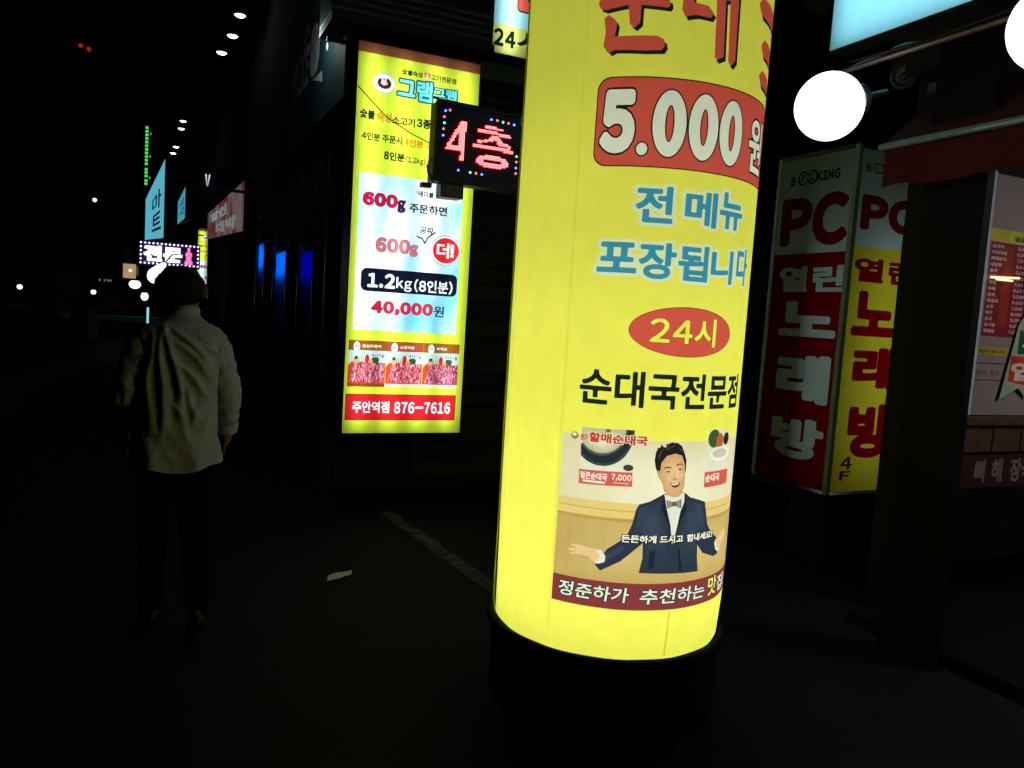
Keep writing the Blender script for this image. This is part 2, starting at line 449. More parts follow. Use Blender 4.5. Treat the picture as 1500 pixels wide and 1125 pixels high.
# price plate
S.rect(BLK, (-.152, 2.108, .652, 2.397), .045); S.rect(RED, (-.148, 2.112, .648, 2.393), .043)
BOX = lambda a, b, c, d: (a, b, c, d)
S.txt(CREAM, '5', [(-0.133,2.356),(-0.018,2.150)], .11, BLK, .006)
S.ell(BLK, [(-0.009,2.186),(0.027,2.146)], 20, .005); S.ell(CREAM, [(-0.009,2.186),(0.027,2.146)])
for px in ([(0.038,2.350),(0.151,2.155)], [(0.160,2.345),(0.272,2.158)], [(0.279,2.340),(0.391,2.162)]):
    u0, v0, u1, v1 = bb(px); w = .046
    S.ell(BLK, (u0, 2.145, u1, 2.358), 32, .005); S.ell(CREAM, (u0, 2.145, u1, 2.358), 32)
    S.ell(BLK, (u0 + .041, 2.145 + .047, u1 - .041, 2.358 - .047), 24, .0); S.ell(RED, (u0 + .046, 2.145 + .052, u1 - .046, 2.358 - .052), 24)
S.txt(CREAM, '원', (.442, 2.15, .59, 2.335), .02, BLK, .007)
# packing notice
HALO = fabric((236, 252, 205))
for t, p in (('전', [(0.003,2.050),(0.129,1.930)]), ('메', [(0.170,2.047),(0.298,1.930)]), ('뉴', [(0.310,2.057),(0.439,1.935)])):
    S.txt(BLU, t, p, .04, HALO, .012)
for t, p in (('포', [(-0.112,1.862),(0.022,1.761)]), ('장', [(0.027,1.867),(0.154,1.747)]), ('됩', [(0.161,1.867),(0.279,1.748)]), ('니', [(0.291,1.864),(0.405,1.749)])):
    S.txt(BLU, t, p, .04, HALO, .012)
S.txt(BLU, '다', (.430, 1.752, .525, 1.882), .04, HALO, .012)
S.ell(BLK, [(0.013,1.659),(0.423,1.495)], 40, .002); S.ell(RED, [(0.013,1.659),(0.423,1.495)], 40)
S.txt(fabric((250, 252, 90)), '24시', [(0.082,1.627),(0.342,1.530)], .025, BLK, .0015)
p_ = [(-0.141,1.433),(0.641,1.304)]
S.txt(BLK, '순대국전문점', (p_[0][0], p_[1][1] + .01, .545, p_[0][1] + .004), .03)
# photograph poster at the bottom
PC_, PW, PT = fabric((240, 238, 205)), fabric((214, 190, 120)), fabric((232, 208, 130))
u0, v1 = -.192, 1.205; v0 = .612
S.rect(PC_, (u0, v0, .66, v1))
zz = v0 + .095
S.shade([(u0, zz), (.66, zz), (.66, v1), (u0, v1)], (232, 222, 184), (244, 244, 218), (.20, 1.08), 10, .1)
S.rect(PW, (u0, zz, .66, [(-0.173,0.950),(-0.173,0.950)][0][1]))
S.shade([(u0, zz), (.66, zz), (.66, zz + .24), (u0, zz + .24)], (198, 170, 102), (222, 198, 132), (.3, zz + .14), 8, .15)
rail = [(-0.176,0.986),(-0.053,1.000),(0.076,0.993)]
S.rect(PT, (u0, rail[0][1] - .058, .66, rail[0][1]), 0); S.rect(fabric((196, 160, 84)), (u0, rail[0][1] - .066, .66, rail[0][1] - .055)); S.rect(fabric((208, 176, 96)), (u0, rail[0][1] - .03, .66, rail[0][1] - .026))
for i in range(9): S.rect(fabric((206, 180, 110)), (u0 + .03 + i * .1, zz, u0 + .0325 + i * .1, rail[0][1] - .068))
PIC = fabric((232, 232, 214))
S.poly(PIC, [(-0.123,1.232),(0.055,1.237),(0.063,1.096),(-0.121,1.088)])
S.poly(fabric((60, 72, 78)), [(0.058,1.237),(0.058,1.231),(0.058,1.220),(0.057,1.209),(0.055,1.199),(0.053,1.189),(0.049,1.178),(0.045,1.169),(0.040,1.160),(0.035,1.151),(0.029,1.143),(0.022,1.136),(0.014,1.129),(0.006,1.123),(-0.002,1.118),(-0.011,1.114),(-0.020,1.111),(-0.029,1.108),(-0.039,1.107),(-0.048,1.107),(-0.058,1.107),(-0.067,1.108),(-0.077,1.111),(-0.086,1.114),(-0.095,1.118),(-0.104,1.123),(-0.112,1.129),(-0.120,1.136),(-0.122,1.173),(0.028,1.237)])
S.poly(fabric((40, 50, 56)), [(0.048,1.236),(0.049,1.231),(0.049,1.221),(0.048,1.211),(0.047,1.201),(0.044,1.191),(0.041,1.182),(0.038,1.173),(0.033,1.165),(0.028,1.157),(0.022,1.149),(0.016,1.143),(0.009,1.136),(0.002,1.131),(-0.006,1.126),(-0.014,1.123),(-0.022,1.120),(-0.031,1.117),(-0.039,1.116),(-0.048,1.116),(-0.057,1.116),(-0.066,1.117),(-0.074,1.120),(-0.083,1.123),(-0.091,1.127),(-0.099,1.131),(-0.106,1.137),(-0.114,1.143),(-0.122,1.173),(0.028,1.237)])
S.poly(fabric((84, 96, 100)), [(0.034,1.235),(0.035,1.232),(0.034,1.224),(0.034,1.216),(0.032,1.207),(0.029,1.199),(0.026,1.191),(0.022,1.184),(0.017,1.177),(0.012,1.170),(0.006,1.165),(-0.001,1.159),(-0.008,1.155),(-0.015,1.151),(-0.023,1.147),(-0.031,1.145),(-0.039,1.143),(-0.048,1.142),(-0.056,1.142),(-0.065,1.143),(-0.073,1.145),(-0.081,1.147),(-0.089,1.150),(-0.097,1.154),(-0.104,1.159),(-0.110,1.164),(-0.116,1.170),(-0.122,1.177),(-0.121,1.177),(0.028,1.237)])
S.shade([(-0.122,1.232),(0.028,1.237),(0.029,1.231),(0.028,1.222),(0.027,1.214),(0.024,1.206),(0.021,1.198),(0.017,1.190),(0.013,1.183),(0.007,1.176),(0.001,1.170),(-0.006,1.165),(-0.013,1.161),(-0.020,1.157),(-0.028,1.154),(-0.036,1.152),(-0.045,1.151),(-0.053,1.150),(-0.062,1.151),(-0.070,1.152),(-0.078,1.155),(-0.086,1.158),(-0.094,1.162),(-0.101,1.167),(-0.107,1.172),(-0.113,1.179),(-0.118,1.186)], (196, 196, 164), (238, 238, 212), [(-0.047,1.194),(-0.047,1.194)][0], 6, .3)
for k in range(12):
    a = [(-0.089,1.222),(0.011,1.207)]; cx = random.uniform(a[0][0], a[1][0]); cyy = random.uniform(a[1][1] - .01, a[0][1] + .01)
    S.ell(fabric(random.choice([(92, 120, 58), (150, 70, 50), (196, 196, 150), (70, 90, 60)])), (cx - .009, cyy - .005, cx + .009, cyy + .006), 9)
S.ell(fabric((70, 62, 60)), [(0.028,1.119),(0.063,1.097)], 20)
RP = fabric((216, 96, 86)); WT = fabric((250, 246, 232))
S.poly(RP, [(-0.122,1.087),(0.061,1.093),(0.063,1.044),(-0.120,1.037)])
S.txt(WT, '얼큰순대국', [(-0.118,1.080),(-0.116,1.055),(-0.024,1.083),(-0.022,1.057)], .04); S.txt(WT, '7,000', [(-0.010,1.084),(-0.008,1.060),(0.058,1.083),(0.059,1.060)], .04)
S.rect(WT, [(-0.107,1.046),(-0.029,1.053)]); S.rect(WT, [(-0.002,1.052),(0.052,1.054)])
S.txt(fabric((200, 60, 46)), '할매순대국', [(-0.097,1.216),(-0.094,1.181),(0.104,1.223),(0.106,1.191)], .05, fabric((238, 226, 200)), .003)
S.ell(fabric((120, 130, 110)), [(-0.160,1.214),(-0.133,1.189)], 18); S.ell(PC_, [(-0.156,1.211),(-0.139,1.199)], 14)
S.txt(fabric((200, 60, 46)), '본가', [(-0.126,1.210),(-0.124,1.188),(-0.100,1.211),(-0.098,1.188)], .05)
S.poly(PIC, [(0.349,1.244),(0.491,1.238),(0.504,1.095),(0.356,1.097)])
S.ell(fabric((66, 92, 60)), [(0.349,1.244),(0.419,1.178)], 14); S.ell(fabric((196, 96, 60)), [(0.397,1.229),(0.444,1.168)], 14)
S.ell(fabric((40, 44, 40)), [(0.444,1.229),(0.490,1.183)], 14); S.ell(WT, [(0.365,1.181),(0.503,1.128)], 18); S.ell(fabric((205, 205, 188)), [(0.379,1.173),(0.478,1.140)], 18)
S.poly(RP, [(0.345,1.094),(0.505,1.092),(0.508,1.038),(0.348,1.039)])
S.txt(WT, '순대국', [(0.350,1.085),(0.353,1.058),(0.435,1.085),(0.441,1.055)], .04)
# the man of the photograph, a plain printed figure
SUIT = fabric((44, 56, 74)); SKIN = fabric((236, 200, 150)); HAIR = fabric((34, 32, 34)); SHIRT = fabric((226, 234, 226)); SK2 = fabric((214, 168, 116)); SD = fabric((30, 38, 52))
S.poly(SUIT, [(0.178,1.023),(0.127,0.995),(0.092,0.984),(0.083,0.966),(0.073,0.915),(0.056,0.868),(-0.005,0.822),(-0.043,0.761),(-0.024,0.743),(0.043,0.783),(0.104,0.840),(0.115,0.850),(0.118,0.799),(0.109,0.745),(0.353,0.737),(0.339,0.806),(0.335,0.838),(0.369,0.802),(0.441,0.777),(0.476,0.780),(0.469,0.836),(0.410,0.873),(0.385,0.903),(0.360,0.987),(0.335,0.995),(0.285,1.009),(0.257,1.028)])
S.shade([(0.092,0.984),(0.127,0.993),(0.173,1.009),(0.190,0.943),(0.213,0.871),(0.227,0.756),(0.123,0.756),(0.115,0.850),(0.077,0.859),(0.082,0.925)], (44, 56, 74), (58, 72, 92), [(0.142,0.932),(0.143,0.932)][0], 6, .3)
S.shade([(0.262,1.012),(0.335,0.993),(0.359,0.985),(0.383,0.898),(0.391,0.876),(0.337,0.851),(0.347,0.744),(0.235,0.756),(0.232,0.859),(0.254,0.941)], (44, 56, 74), (56, 70, 90), [(0.314,0.926),(0.315,0.926)][0], 6, .3)
S.poly(SHIRT, [(0.179,1.022),(0.192,0.973),(0.212,0.912),(0.224,0.844),(0.235,0.885),(0.249,0.962),(0.261,0.992),(0.258,1.028),(0.217,1.014)])
S.poly(SD, [(0.179,1.019),(0.172,0.968),(0.196,0.932),(0.216,0.870),(0.224,0.844),(0.211,0.912),(0.190,0.973)]); S.poly(SD, [(0.259,1.025),(0.276,0.970),(0.252,0.931),(0.234,0.870),(0.247,0.959),(0.260,0.992)])
S.poly(fabric((168, 172, 158)), [(0.188,1.003),(0.216,0.993),(0.250,1.005),(0.250,0.969),(0.220,0.982),(0.194,0.971)]); S.poly(fabric((96, 98, 92)), [(0.210,0.995),(0.229,0.996),(0.231,0.980),(0.212,0.979)])
for k in range(6): S.poly(fabric((110, 110, 104)), [(a + 0, b) for a, b in ([(0.192,1.000),(0.196,0.999),(0.198,0.973),(0.195,0.972)] if k == 0 else [(0.200,0.999),(0.203,0.998),(0.205,0.975),(0.202,0.974)] if k == 1 else [(0.234,0.998),(0.237,0.999),(0.240,0.974),(0.236,0.975)] if k == 2 else [(0.241,1.001),(0.245,1.002),(0.248,0.972),(0.244,0.973)] if k == 3 else [(0.218,0.993),(0.220,0.993),(0.221,0.981),(0.219,0.981)] if k == 4 else [(0.206,0.997),(0.209,0.995),(0.210,0.977),(0.208,0.977)])])
S.poly(HAIR, [(0.157,1.077),(0.139,1.114),(0.134,1.139),(0.137,1.169),(0.153,1.187),(0.170,1.184),(0.186,1.200),(0.211,1.200),(0.232,1.190),(0.245,1.165),(0.255,1.140),(0.256,1.109),(0.254,1.094),(0.166,1.095)])
for a in ([(0.152,1.184),(0.153,1.195),(0.164,1.184)], [(0.170,1.188),(0.173,1.198),(0.183,1.193)], [(0.187,1.196),(0.193,1.203),(0.205,1.196)], [(0.209,1.197),(0.218,1.200),(0.225,1.191)], [(0.143,1.172),(0.139,1.180),(0.154,1.184)]): S.poly(HAIR, a)
S.shade([(0.157,1.105),(0.159,1.130),(0.177,1.155),(0.209,1.163),(0.236,1.156),(0.249,1.127),(0.254,1.094),(0.255,1.053),(0.248,1.026),(0.235,1.013),(0.214,1.011),(0.191,1.019),(0.176,1.034),(0.168,1.059),(0.158,1.074),(0.153,1.092)], (216, 170, 120), (240, 206, 158), [(0.218,1.095),(0.219,1.095)][0], 9, .2)
S.poly(SK2, [(0.174,1.044),(0.191,1.019),(0.214,1.011),(0.199,1.027),(0.182,1.042)]); S.poly(SK2, [(0.152,1.105),(0.145,1.100),(0.152,1.079),(0.160,1.073)])
for a in ([(0.170,1.112),(0.180,1.118),(0.199,1.115),(0.198,1.112),(0.180,1.114),(0.171,1.109)], [(0.215,1.124),(0.229,1.130),(0.241,1.126),(0.241,1.123),(0.230,1.126),(0.218,1.120)]): S.poly(HAIR, a)
for a in ([(0.178,1.100),(0.187,1.103),(0.197,1.100),(0.187,1.097)], [(0.223,1.109),(0.231,1.112),(0.241,1.109),(0.232,1.106)]): S.poly(fabric((60, 44, 36)), a)
S.poly(SK2, [(0.209,1.100),(0.213,1.100),(0.212,1.080),(0.223,1.078),(0.228,1.072),(0.215,1.069),(0.203,1.072),(0.205,1.076),(0.209,1.080)])
S.poly(fabric((120, 50, 44)), [(0.199,1.059),(0.216,1.060),(0.237,1.064),(0.234,1.051),(0.223,1.045),(0.208,1.046)]); S.poly(WT, [(0.203,1.058),(0.217,1.059),(0.233,1.062),(0.229,1.056),(0.213,1.053),(0.205,1.054)])
for a in ([(0.192,1.066),(0.194,1.065),(0.197,1.044),(0.195,1.044)], [(0.240,1.069),(0.242,1.069),(0.243,1.049),(0.241,1.048)]): S.poly(SK2, a)
for p_, c_ in (([(0.182,1.084),(0.198,1.087),(0.201,1.074),(0.190,1.069)], [(0.192,1.078),(0.192,1.078)][0]), ([(0.229,1.093),(0.244,1.096),(0.247,1.083),(0.235,1.078)], [(0.239,1.087),(0.240,1.087)][0])): S.shade(p_, (232, 196, 148), (242, 208, 162), c_, 3)
for q_ in ([(0.199,1.059),(0.216,1.060),(0.237,1.064),(0.234,1.051),(0.223,1.045),(0.208,1.046)],): S.poly(fabric((120, 50, 44)), q_); S.poly(WT, [(0.203,1.058),(0.217,1.059),(0.233,1.062),(0.229,1.056),(0.213,1.053),(0.205,1.054)])
for q_ in ([(0.145,1.150),(0.151,1.170),(0.164,1.180),(0.156,1.160),(0.149,1.140)], [(0.174,1.181),(0.193,1.191),(0.209,1.190),(0.188,1.181),(0.175,1.170)], [(0.215,1.187),(0.233,1.178),(0.241,1.160),(0.228,1.173)]): S.poly(fabric((66, 62, 62)), q_)
for q_ in ([(0.093,0.971),(0.128,0.983),(0.115,0.952),(0.098,0.911),(0.085,0.880),(0.091,0.931)], [(0.300,0.990),(0.344,0.981),(0.358,0.932),(0.373,0.883),(0.336,0.924)], [(-0.004,0.809),(0.039,0.833),(0.058,0.842),(0.040,0.813),(0.003,0.787),(-0.021,0.763)], [(0.283,0.960),(0.298,0.948),(0.312,0.885),(0.305,0.823)]): S.poly(fabric((56, 70, 90)), q_)
for q_ in ([(0.141,0.820),(0.162,0.825),(0.162,0.764),(0.141,0.759)], [(0.247,0.828),(0.256,0.827),(0.276,0.747),(0.261,0.748)], [(0.105,0.881),(0.111,0.886),(0.108,0.845),(0.103,0.842)]): S.poly(fabric((30, 40, 56)), q_)
S.poly(SHIRT, [(-0.046,0.817),(-0.024,0.815),(-0.009,0.796),(-0.011,0.775),(-0.033,0.766),(-0.049,0.772),(-0.031,0.783),(-0.031,0.798)])
S.poly(SKIN, [(-0.044,0.817),(-0.067,0.819),(-0.096,0.823),(-0.131,0.823),(-0.136,0.817),(-0.110,0.812),(-0.140,0.806),(-0.141,0.798),(-0.109,0.799),(-0.134,0.792),(-0.135,0.787),(-0.102,0.790),(-0.089,0.790),(-0.065,0.787),(-0.054,0.774),(-0.033,0.776),(-0.030,0.796)])
S.poly(SHIRT, [(0.443,0.827),(0.461,0.838),(0.489,0.794),(0.479,0.788),(0.457,0.798)]); S.poly(SKIN, [(0.467,0.807),(0.447,0.835),(0.482,0.850),(0.511,0.863),(0.528,0.868),(0.544,0.837),(0.505,0.812),(0.487,0.794)])
p_ = [(0.040,0.877),(0.163,0.846),(0.176,0.877),(0.269,0.847),(0.285,0.879),(0.417,0.830)]
S.txt(WT, '든든하게', (p_[0][0], p_[1][1] + .004, p_[1][0], p_[0][1]), .04, SD, .003)
S.txt(WT, '드시고', (p_[2][0], p_[1][1] + .004, p_[3][0], p_[0][1]), .04, SD, .003)
S.txt(WT, '힘내세요!', (p_[4][0], p_[1][1] + .004, p_[5][0] + .005, p_[0][1]), .04, SD, .003)
S.rect(fabric((132, 58, 60)), (u0, v0, .66, zz))
S.txt(fabric((222, 240, 226)), '정준하가', (u0 + .022, v0 + .025, .078, v0 + .078), .012, fabric((40, 20, 24)), .003, .1)
S.txt(fabric((222, 240, 226)), '추천하는', (.118, v0 + .022, .40, v0 + .075), .012, fabric((40, 20, 24)), .003, .1)
S.txt(fabric((226, 240, 120)), '맛', (.425, v0 + .018, .49, v0 + .088), .02, fabric((40, 20, 24)), .003); S.txt(fabric((226, 236, 226)), '집!', (.50, v0 + .018, .60, v0 + .078), .02, fabric((40, 20, 24)), .003)
# seam line, and the shade of a crease painted as a darker line
SEAM = fabric((120, 126, 40)); LB = fabric((196, 208, 66))
S.stroke(SEAM, [(-.598, 3.28), (-.596, 2.4), (-.592, 1.6), (-.574, .9), (-.47, .62), (-.465, .44)] if 0 else [(-.585, 3.28), (-.585, 2.4), (-.58, 1.6), (-.565, .9), (-.555, .46)], .0028)
S.stroke(fabric((206, 212, 70)), [(.236, .60), (.234, .44)], .006)  # crease shade painted into the skin as a darker vertical line
skin = S.build('printed_skin', cmap, col)
# seam flap standing proud of the skin, with its buckle
bm = bmesh.new(); prev = None
for i in range(60):
    v = .435 + i * (2.86 / 59); a = cmap(-.566 + .003 * math.sin(v * 9) - .02 * max(0, min(1, (v - .5))), v)
    d = Vector((a[0] - CX, a[1] - CY, 0)).normalized()
    q = [bm.verts.new(Vector(a) + d * .001), bm.verts.new(Vector(a) + d * .007 + Vector((-d.y, d.x, 0)) * .003)]
    if prev: bm.faces.new((prev[0], q[0], q[1], prev[1]))
    prev = q
from_bm('seam_flap', bm, paint((150, 160, 60), .7), col)
bm = bmesh.new(); a = cmap(-.622, 2.336); d = Vector((a[0] - CX, a[1] - CY, 0)).normalized(); ang = math.atan2(d.y, d.x)
bx(bm, -.002, -.024, -.013, .007, .024, .013, .002, Matrix.Translation((a[0], a[1], a[2])) @ Matrix.Rotation(ang, 4, 'Z'))
from_bm('strap_buckle', bm, paint((120, 96, 60), .5), col)
# black blower base: rim, drum, plinth, wheels, feet
blk = paint((6, 6, 7), .8, spec=.08, bump=.3)
bm = bmesh.new(); lathe(bm, [(.446, .43), (.462, .437), (.472, .428), (.474, .41), (.466, .396), (.45, .39), (.44, .395)], (CX, CY, 0), 72)
from_bm('base_rim', bm, blk, col, smooth=True)
bm = bmesh.new(); lathe(bm, [(0, .405), (.44, .405), (.45, .38), (.45, .12), (.44, .10), (0, .10)], (CX, CY, 0), 64)
from_bm('blower_drum', bm, blk, col, smooth=True)
for k in range(4):
    a = th0 + pi / 4 + k * pi / 2; bm = bmesh.new()
    M = Matrix.Translation((CX + .36 * math.cos(a), CY + .36 * math.sin(a), .045)) @ Matrix.Rotation(a, 4, 'Z') @ Matrix.Rotation(pi / 2, 4, 'X')
    lathe(bm, [(0, -.02), (.04, -.02), (.045, -.014), (.045, .014), (.04, .02), (0, .02)], (0, 0, 0), 20, M)
    bx(bm, CX + .36 * math.cos(a) - .02, CY + .36 * math.sin(a) - .02, .06, CX + .36 * math.cos(a) + .02, CY + .36 * math.sin(a) + .02, .101)
    from_bm('castor', bm, blk, col)
bm = bmesh.new(); lathe(bm, [(.45, 3.3), (.40, 3.34), (.2, 3.38), (0, 3.39)], (CX, CY, 0), 64)
from_bm('column_top', bm, YEL, col, smooth=True)
for z, w in ((.60, 7.2), (1.1, 4.4), (1.6, 4.0), (2.15, 2.9), (2.75, 2.3)):
    lamp('inner_lamp', 'POINT', (CX, CY, z), w, col, radius=.07)

# ---------------------------------------------------------------- tall yellow grill-house banner sign
def tubes(parent, x0, x1, z0, z1, y, n, power, color=(1, 1, 1)):
    for i in range(n):
        x = x0 + (x1 - x0) * (i + .5) / n
        lamp('tube_lamp', 'AREA', (x, y, (z0 + z1) / 2), power / n, parent, .05, (z1 - z0) * .97, (-pi / 2, 0, 0), color)
LX0, LX1, LZ0, LZ1, LY = 1.328, 2.298, .605, 3.55, 6.0
sg = thing('banner_sign', (LX0 + .485, LY + .12, 0), 'tall yellow backlit grill sign with blue price panel, behind the small red LED sign', 'sign', 'tall yellow grill signs')
LYE = fabric((214, 240, 66)); LBL = fabric((170, 228, 248, 'cloud')); LRD = fabric((222, 36, 44)); LBK = fabric((14, 22, 38)); LOR = fabric((214, 132, 24)); LGN = fabric((20, 40, 30)); LW = fabric((240, 250, 255))
S = Sheet((LX0, LZ0, LX1, LZ1), LYE, 8)
S.rect(fabric((140, 84, 54)), (LX0, LZ1 - .075, LX1, LZ1))
e_ = [(1.449,3.345),(1.616,3.203)]
S.ell(fabric((150, 190, 200)), e_, 30, .004); S.ell(LW, e_, 30, -.002); S.ell(fabric((70, 34, 36)), e_, 26, -.03); S.ell(fabric((240, 190, 170)), e_, 20, -.055)
S.poly(LW, [(1.503,3.323),(1.551,3.327),(1.548,3.289),(1.533,3.257),(1.512,3.283)]); S.poly(fabric((196, 90, 80)), [(1.516,3.308),(1.539,3.309),(1.530,3.288)])
S.txt(LGN, '숯불숙성', [(1.665,3.401),(1.668,3.360),(1.827,3.410),(1.830,3.367)], .05, slope=0); S.rect(fabric((226, 70, 96)), [(1.841,3.411),(1.891,3.371)], .012); S.txt(LW, '소', [(1.848,3.406),(1.850,3.372),(1.882,3.406),(1.884,3.372)], .03)
S.txt(LGN, '고기전문점', [(1.893,3.408),(1.895,3.368),(2.101,3.401),(2.104,3.356)], .05)
TL = fabric((120, 236, 240)); TD = fabric((26, 80, 110))
S.txt(TL, '그램', [(1.635,3.336),(1.641,3.217),(1.909,3.348),(1.920,3.163)], .05, TD, .012)
S.txt(TL, '그램', [(1.919,3.309),(1.924,3.234),(2.111,3.322),(2.116,3.244)], .05, TD, .010)
S.txt(LGN, '숯불', [(1.356,3.063),(1.359,2.999),(1.471,3.062),(1.474,2.992)], .05); S.txt(LOR, '숙성', [(1.481,3.062),(1.485,2.989),(1.599,3.061),(1.603,2.992)], .04); S.txt(LGN, '소고기', [(1.604,3.047),(1.607,2.983),(1.784,3.050),(1.787,2.986)], .04); S.txt(LGN, '3종', [(1.800,3.058),(1.804,2.993),(1.912,3.060),(1.916,2.985)], .07)
S.txt(LGN, '4인분', [(1.377,2.897),(1.379,2.845),(1.517,2.900),(1.520,2.839)], .04); S.txt(LGN, '주문시', [(1.535,2.898),(1.537,2.843),(1.692,2.901),(1.695,2.836)], .04); S.txt(LOR, '4인분 공짜', [(1.706,2.890),(1.709,2.836),(1.997,2.900),(2.001,2.839)], .04)
S.txt(LGN, '8', [(1.554,2.778),(1.557,2.717),(1.593,2.777),(1.596,2.714)], .09); S.txt(LGN, '인분', [(1.599,2.778),(1.602,2.713),(1.717,2.779),(1.720,2.714)], .06); S.txt(LGN, '(1.2kg)', [(1.728,2.765),(1.732,2.700),(1.884,2.767),(1.888,2.709)], .03); S.txt(LGN, '400g', [(1.901,2.764),(1.904,2.713),(2.044,2.773),(2.047,2.712)], .06)
# blue panel
bp_ = [(1.375,2.588),(2.248,2.567)]; bq_ = [(1.385,1.426),(2.248,1.426)]
S.rect(LBL, (bp_[0][0], bq_[0][1] - .015, 2.215, bp_[0][1] + .01))
S.rect(fabric((120, 150, 170)), [(1.825,2.530),(2.213,2.474)], .03); S.rect(LW, (*[[(1.834,2.435),(1.834,2.435)][0][0], [(1.833,2.449),(1.833,2.449)][0][1]], [(2.202,2.572),(2.202,2.572)][0][0], [(1.829,2.533),(1.829,2.533)][0][1]), .025)
S.txt(LBK, '테이블', [(1.841,2.518),(1.843,2.474),(1.968,2.511),(1.971,2.463)], .05); S.txt(LBK, '당', [(1.986,2.513),(1.989,2.472),(2.031,2.510),(2.034,2.467)], .05)
S.txt(fabric((196, 16, 60)), '600', [(1.412,2.456),(1.677,2.361)], .07, fabric((30, 10, 50)), .005); S.txt(fabric((60, 12, 70)), 'g', [(1.682,2.423),(1.743,2.331)], .05, fabric((20, 10, 50)), .004)
S.txt(LBK, '주문하면', [(1.774,2.413),(1.777,2.347),(2.085,2.412),(2.089,2.334)], .04)
S.txt(fabric((30, 70, 70)), '공짜', [(1.865,2.235),(1.868,2.181),(1.976,2.249),(1.979,2.192)], .03, None, 0, .15)
S.stroke(LBK, [(1.849,2.161),(1.891,2.150),(1.917,2.113),(1.935,2.156),(1.996,2.206)], .012)
S.txt(fabric((206, 110, 122)), '600', [(1.527,2.125),(1.795,2.019)], .05, fabric((120, 70, 90)), .004); S.txt(fabric((206, 110, 122)), 'g', [(1.799,2.090),(1.861,2.004)], .04, fabric((120, 70, 90)), .004)
S.ell(fabric((40, 40, 60)), [(1.972,2.181),(2.218,1.962)], 36, .010); S.ell(LW, [(1.972,2.181),(2.218,1.962)], 36, .006); S.ell(LRD, [(1.984,2.172),(2.206,1.972)], 36)
S.txt(LW, '더', [(2.016,2.131),(2.122,2.011)], .05, fabric((90, 10, 20)), .003); S.txt(LW, '!', [(2.131,2.123),(2.164,2.022)], .05)
S.rect(LBK, ([(1.421,1.885),(1.429,1.713)][0][0], [(1.421,1.885),(1.429,1.711)][1][1], [(2.204,1.874),(2.204,1.874)][0][0], [(1.421,1.887),(1.421,1.885)][0][1]), .045)
S.txt(LW, '1.2', [(1.474,1.853),(1.691,1.741)], .07); S.txt(LW, 'kg', [(1.702,1.835),(1.829,1.725)], .02); S.txt(LW, '(8인분)', [(1.848,1.831),(2.167,1.727)], .03)
S.txt(fabric((214, 34, 62)), '40,000', [(1.516,1.639),(2.008,1.538)], .06, fabric((120, 20, 60)), .004); S.txt(LBK, '원', [(2.020,1.629),(2.106,1.543)], .01)
# meat pictures
PX = [[(1.351,1.107),(1.647,1.115)], [(1.650,1.115),(1.948,1.124)], [(1.953,1.124),(2.253,1.133)]]
hz = [(1.351,1.330),(1.355,1.253),(1.356,1.153),(1.363,0.996),(1.364,0.970)]
names = ['등심주물럭', '소갈비살', '부채살']; ic = ['원', '투', '쓰리']
MT = [fabric((206, 120, 140, 1)), fabric((212, 90, 110, 2)), fabric((190, 110, 160, 3))]
for k in range(3):
    a, b = PX[k][0][0], PX[k][1][0]
    top, h1, h2, h3, h4 = [q[1] for q in hz]; w = b - a
    S.rect(fabric([(150, 90, 24), (164, 78, 50), (150, 90, 24)][k]), (a, h1, b + .004, top))
    S.rect(fabric((190, 226, 226)), (a, h2, b, h1)); S.rect(fabric([(150, 70, 30), (250, 226, 190), (226, 240, 216)][k]), (a, h4, b, h3))
    S.poly(fabric((214, 70, 46)), [(a, h3), (b, h3), (b, h2 + .005), (a + w * .1, h2 + .012), (a, h2 - .02)])
    S.poly(MT[k], [(a + w * .06, h3 + .01), (b - .01, h3 + .008), (b - .003, h2), (a + w * .7, h2 + .012), (a + w * .3, h2 + .004), (a + w * .14, h2 - .02)])
    for j in range(4): S.poly(fabric((90, 170, 90)), [(a + w * (.28 + .05 * j), h2 + .01), (a + w * (.31 + .05 * j), h2 + .01), (a + w * (.25 + .09 * j), h1 - .01)])
    S.ell(fabric((200, 170, 120)), (a + w * .13, h2 - .008, a + w * .28, h2 + .05), 14); S.rect(fabric((70, 50, 40)), (a + w * .17, h2 + .03, a + w * .25, h2 + .055))
    S.ell(fabric((214, 34, 30)), (a + w * .44, h2, a + w * .56, h1 - .03), 14); S.ell(fabric((40, 90, 50)), (a + w * .62, h2, a + w * .82, h2 + .055), 14); S.ell(fabric((230, 160, 40)), (a + w * .56, h2, a + w * .66, h2 + .03), 12)
    S.txt(fabric((60, 50, 90)), '400g', (a + w * .60, h2 + .045, b - .008, h1 - .022), .04, LW, .005)
    S.ell(LW, (a + w * .13, h1 - .01, a + w * .30, top - .01), 20); S.txt(fabric((40, 90, 150)), ic[k], (a + w * .165, h1 + .022, a + w * .265, top - .038), .03)
    S.txt(fabric((236, 240, 226)), names[k], (a + w * .36, h1 + .022, a + w * .36 + w * .1 * len(names[k]), top - .03), .05)
r_ = [(1.349,0.877),(2.261,0.685)]
S.rect(fabric((130, 20, 20)), (r_[0][0] - .006, LZ0 + .102, 2.248, LZ0 + .308)); S.rect(LRD, (r_[0][0], LZ0 + .108, 2.242, LZ0 + .302))
S.txt(LW, '주안역점', (r_[0][0] + .05, LZ0 + .158, r_[0][0] + .345, LZ0 + .252), .04, fabric((110, 20, 60)), .003)
S.txt(LW, '876-7616', (r_[0][0] + .385, LZ0 + .155, 2.205, LZ0 + .25), .06, fabric((110, 20, 60)), .003)
S.build('printed_panel', lambda u, v: (u, LY, v), sg)
wb = paint((215, 215, 210), .6); dk = paint((16, 16, 18), .5)
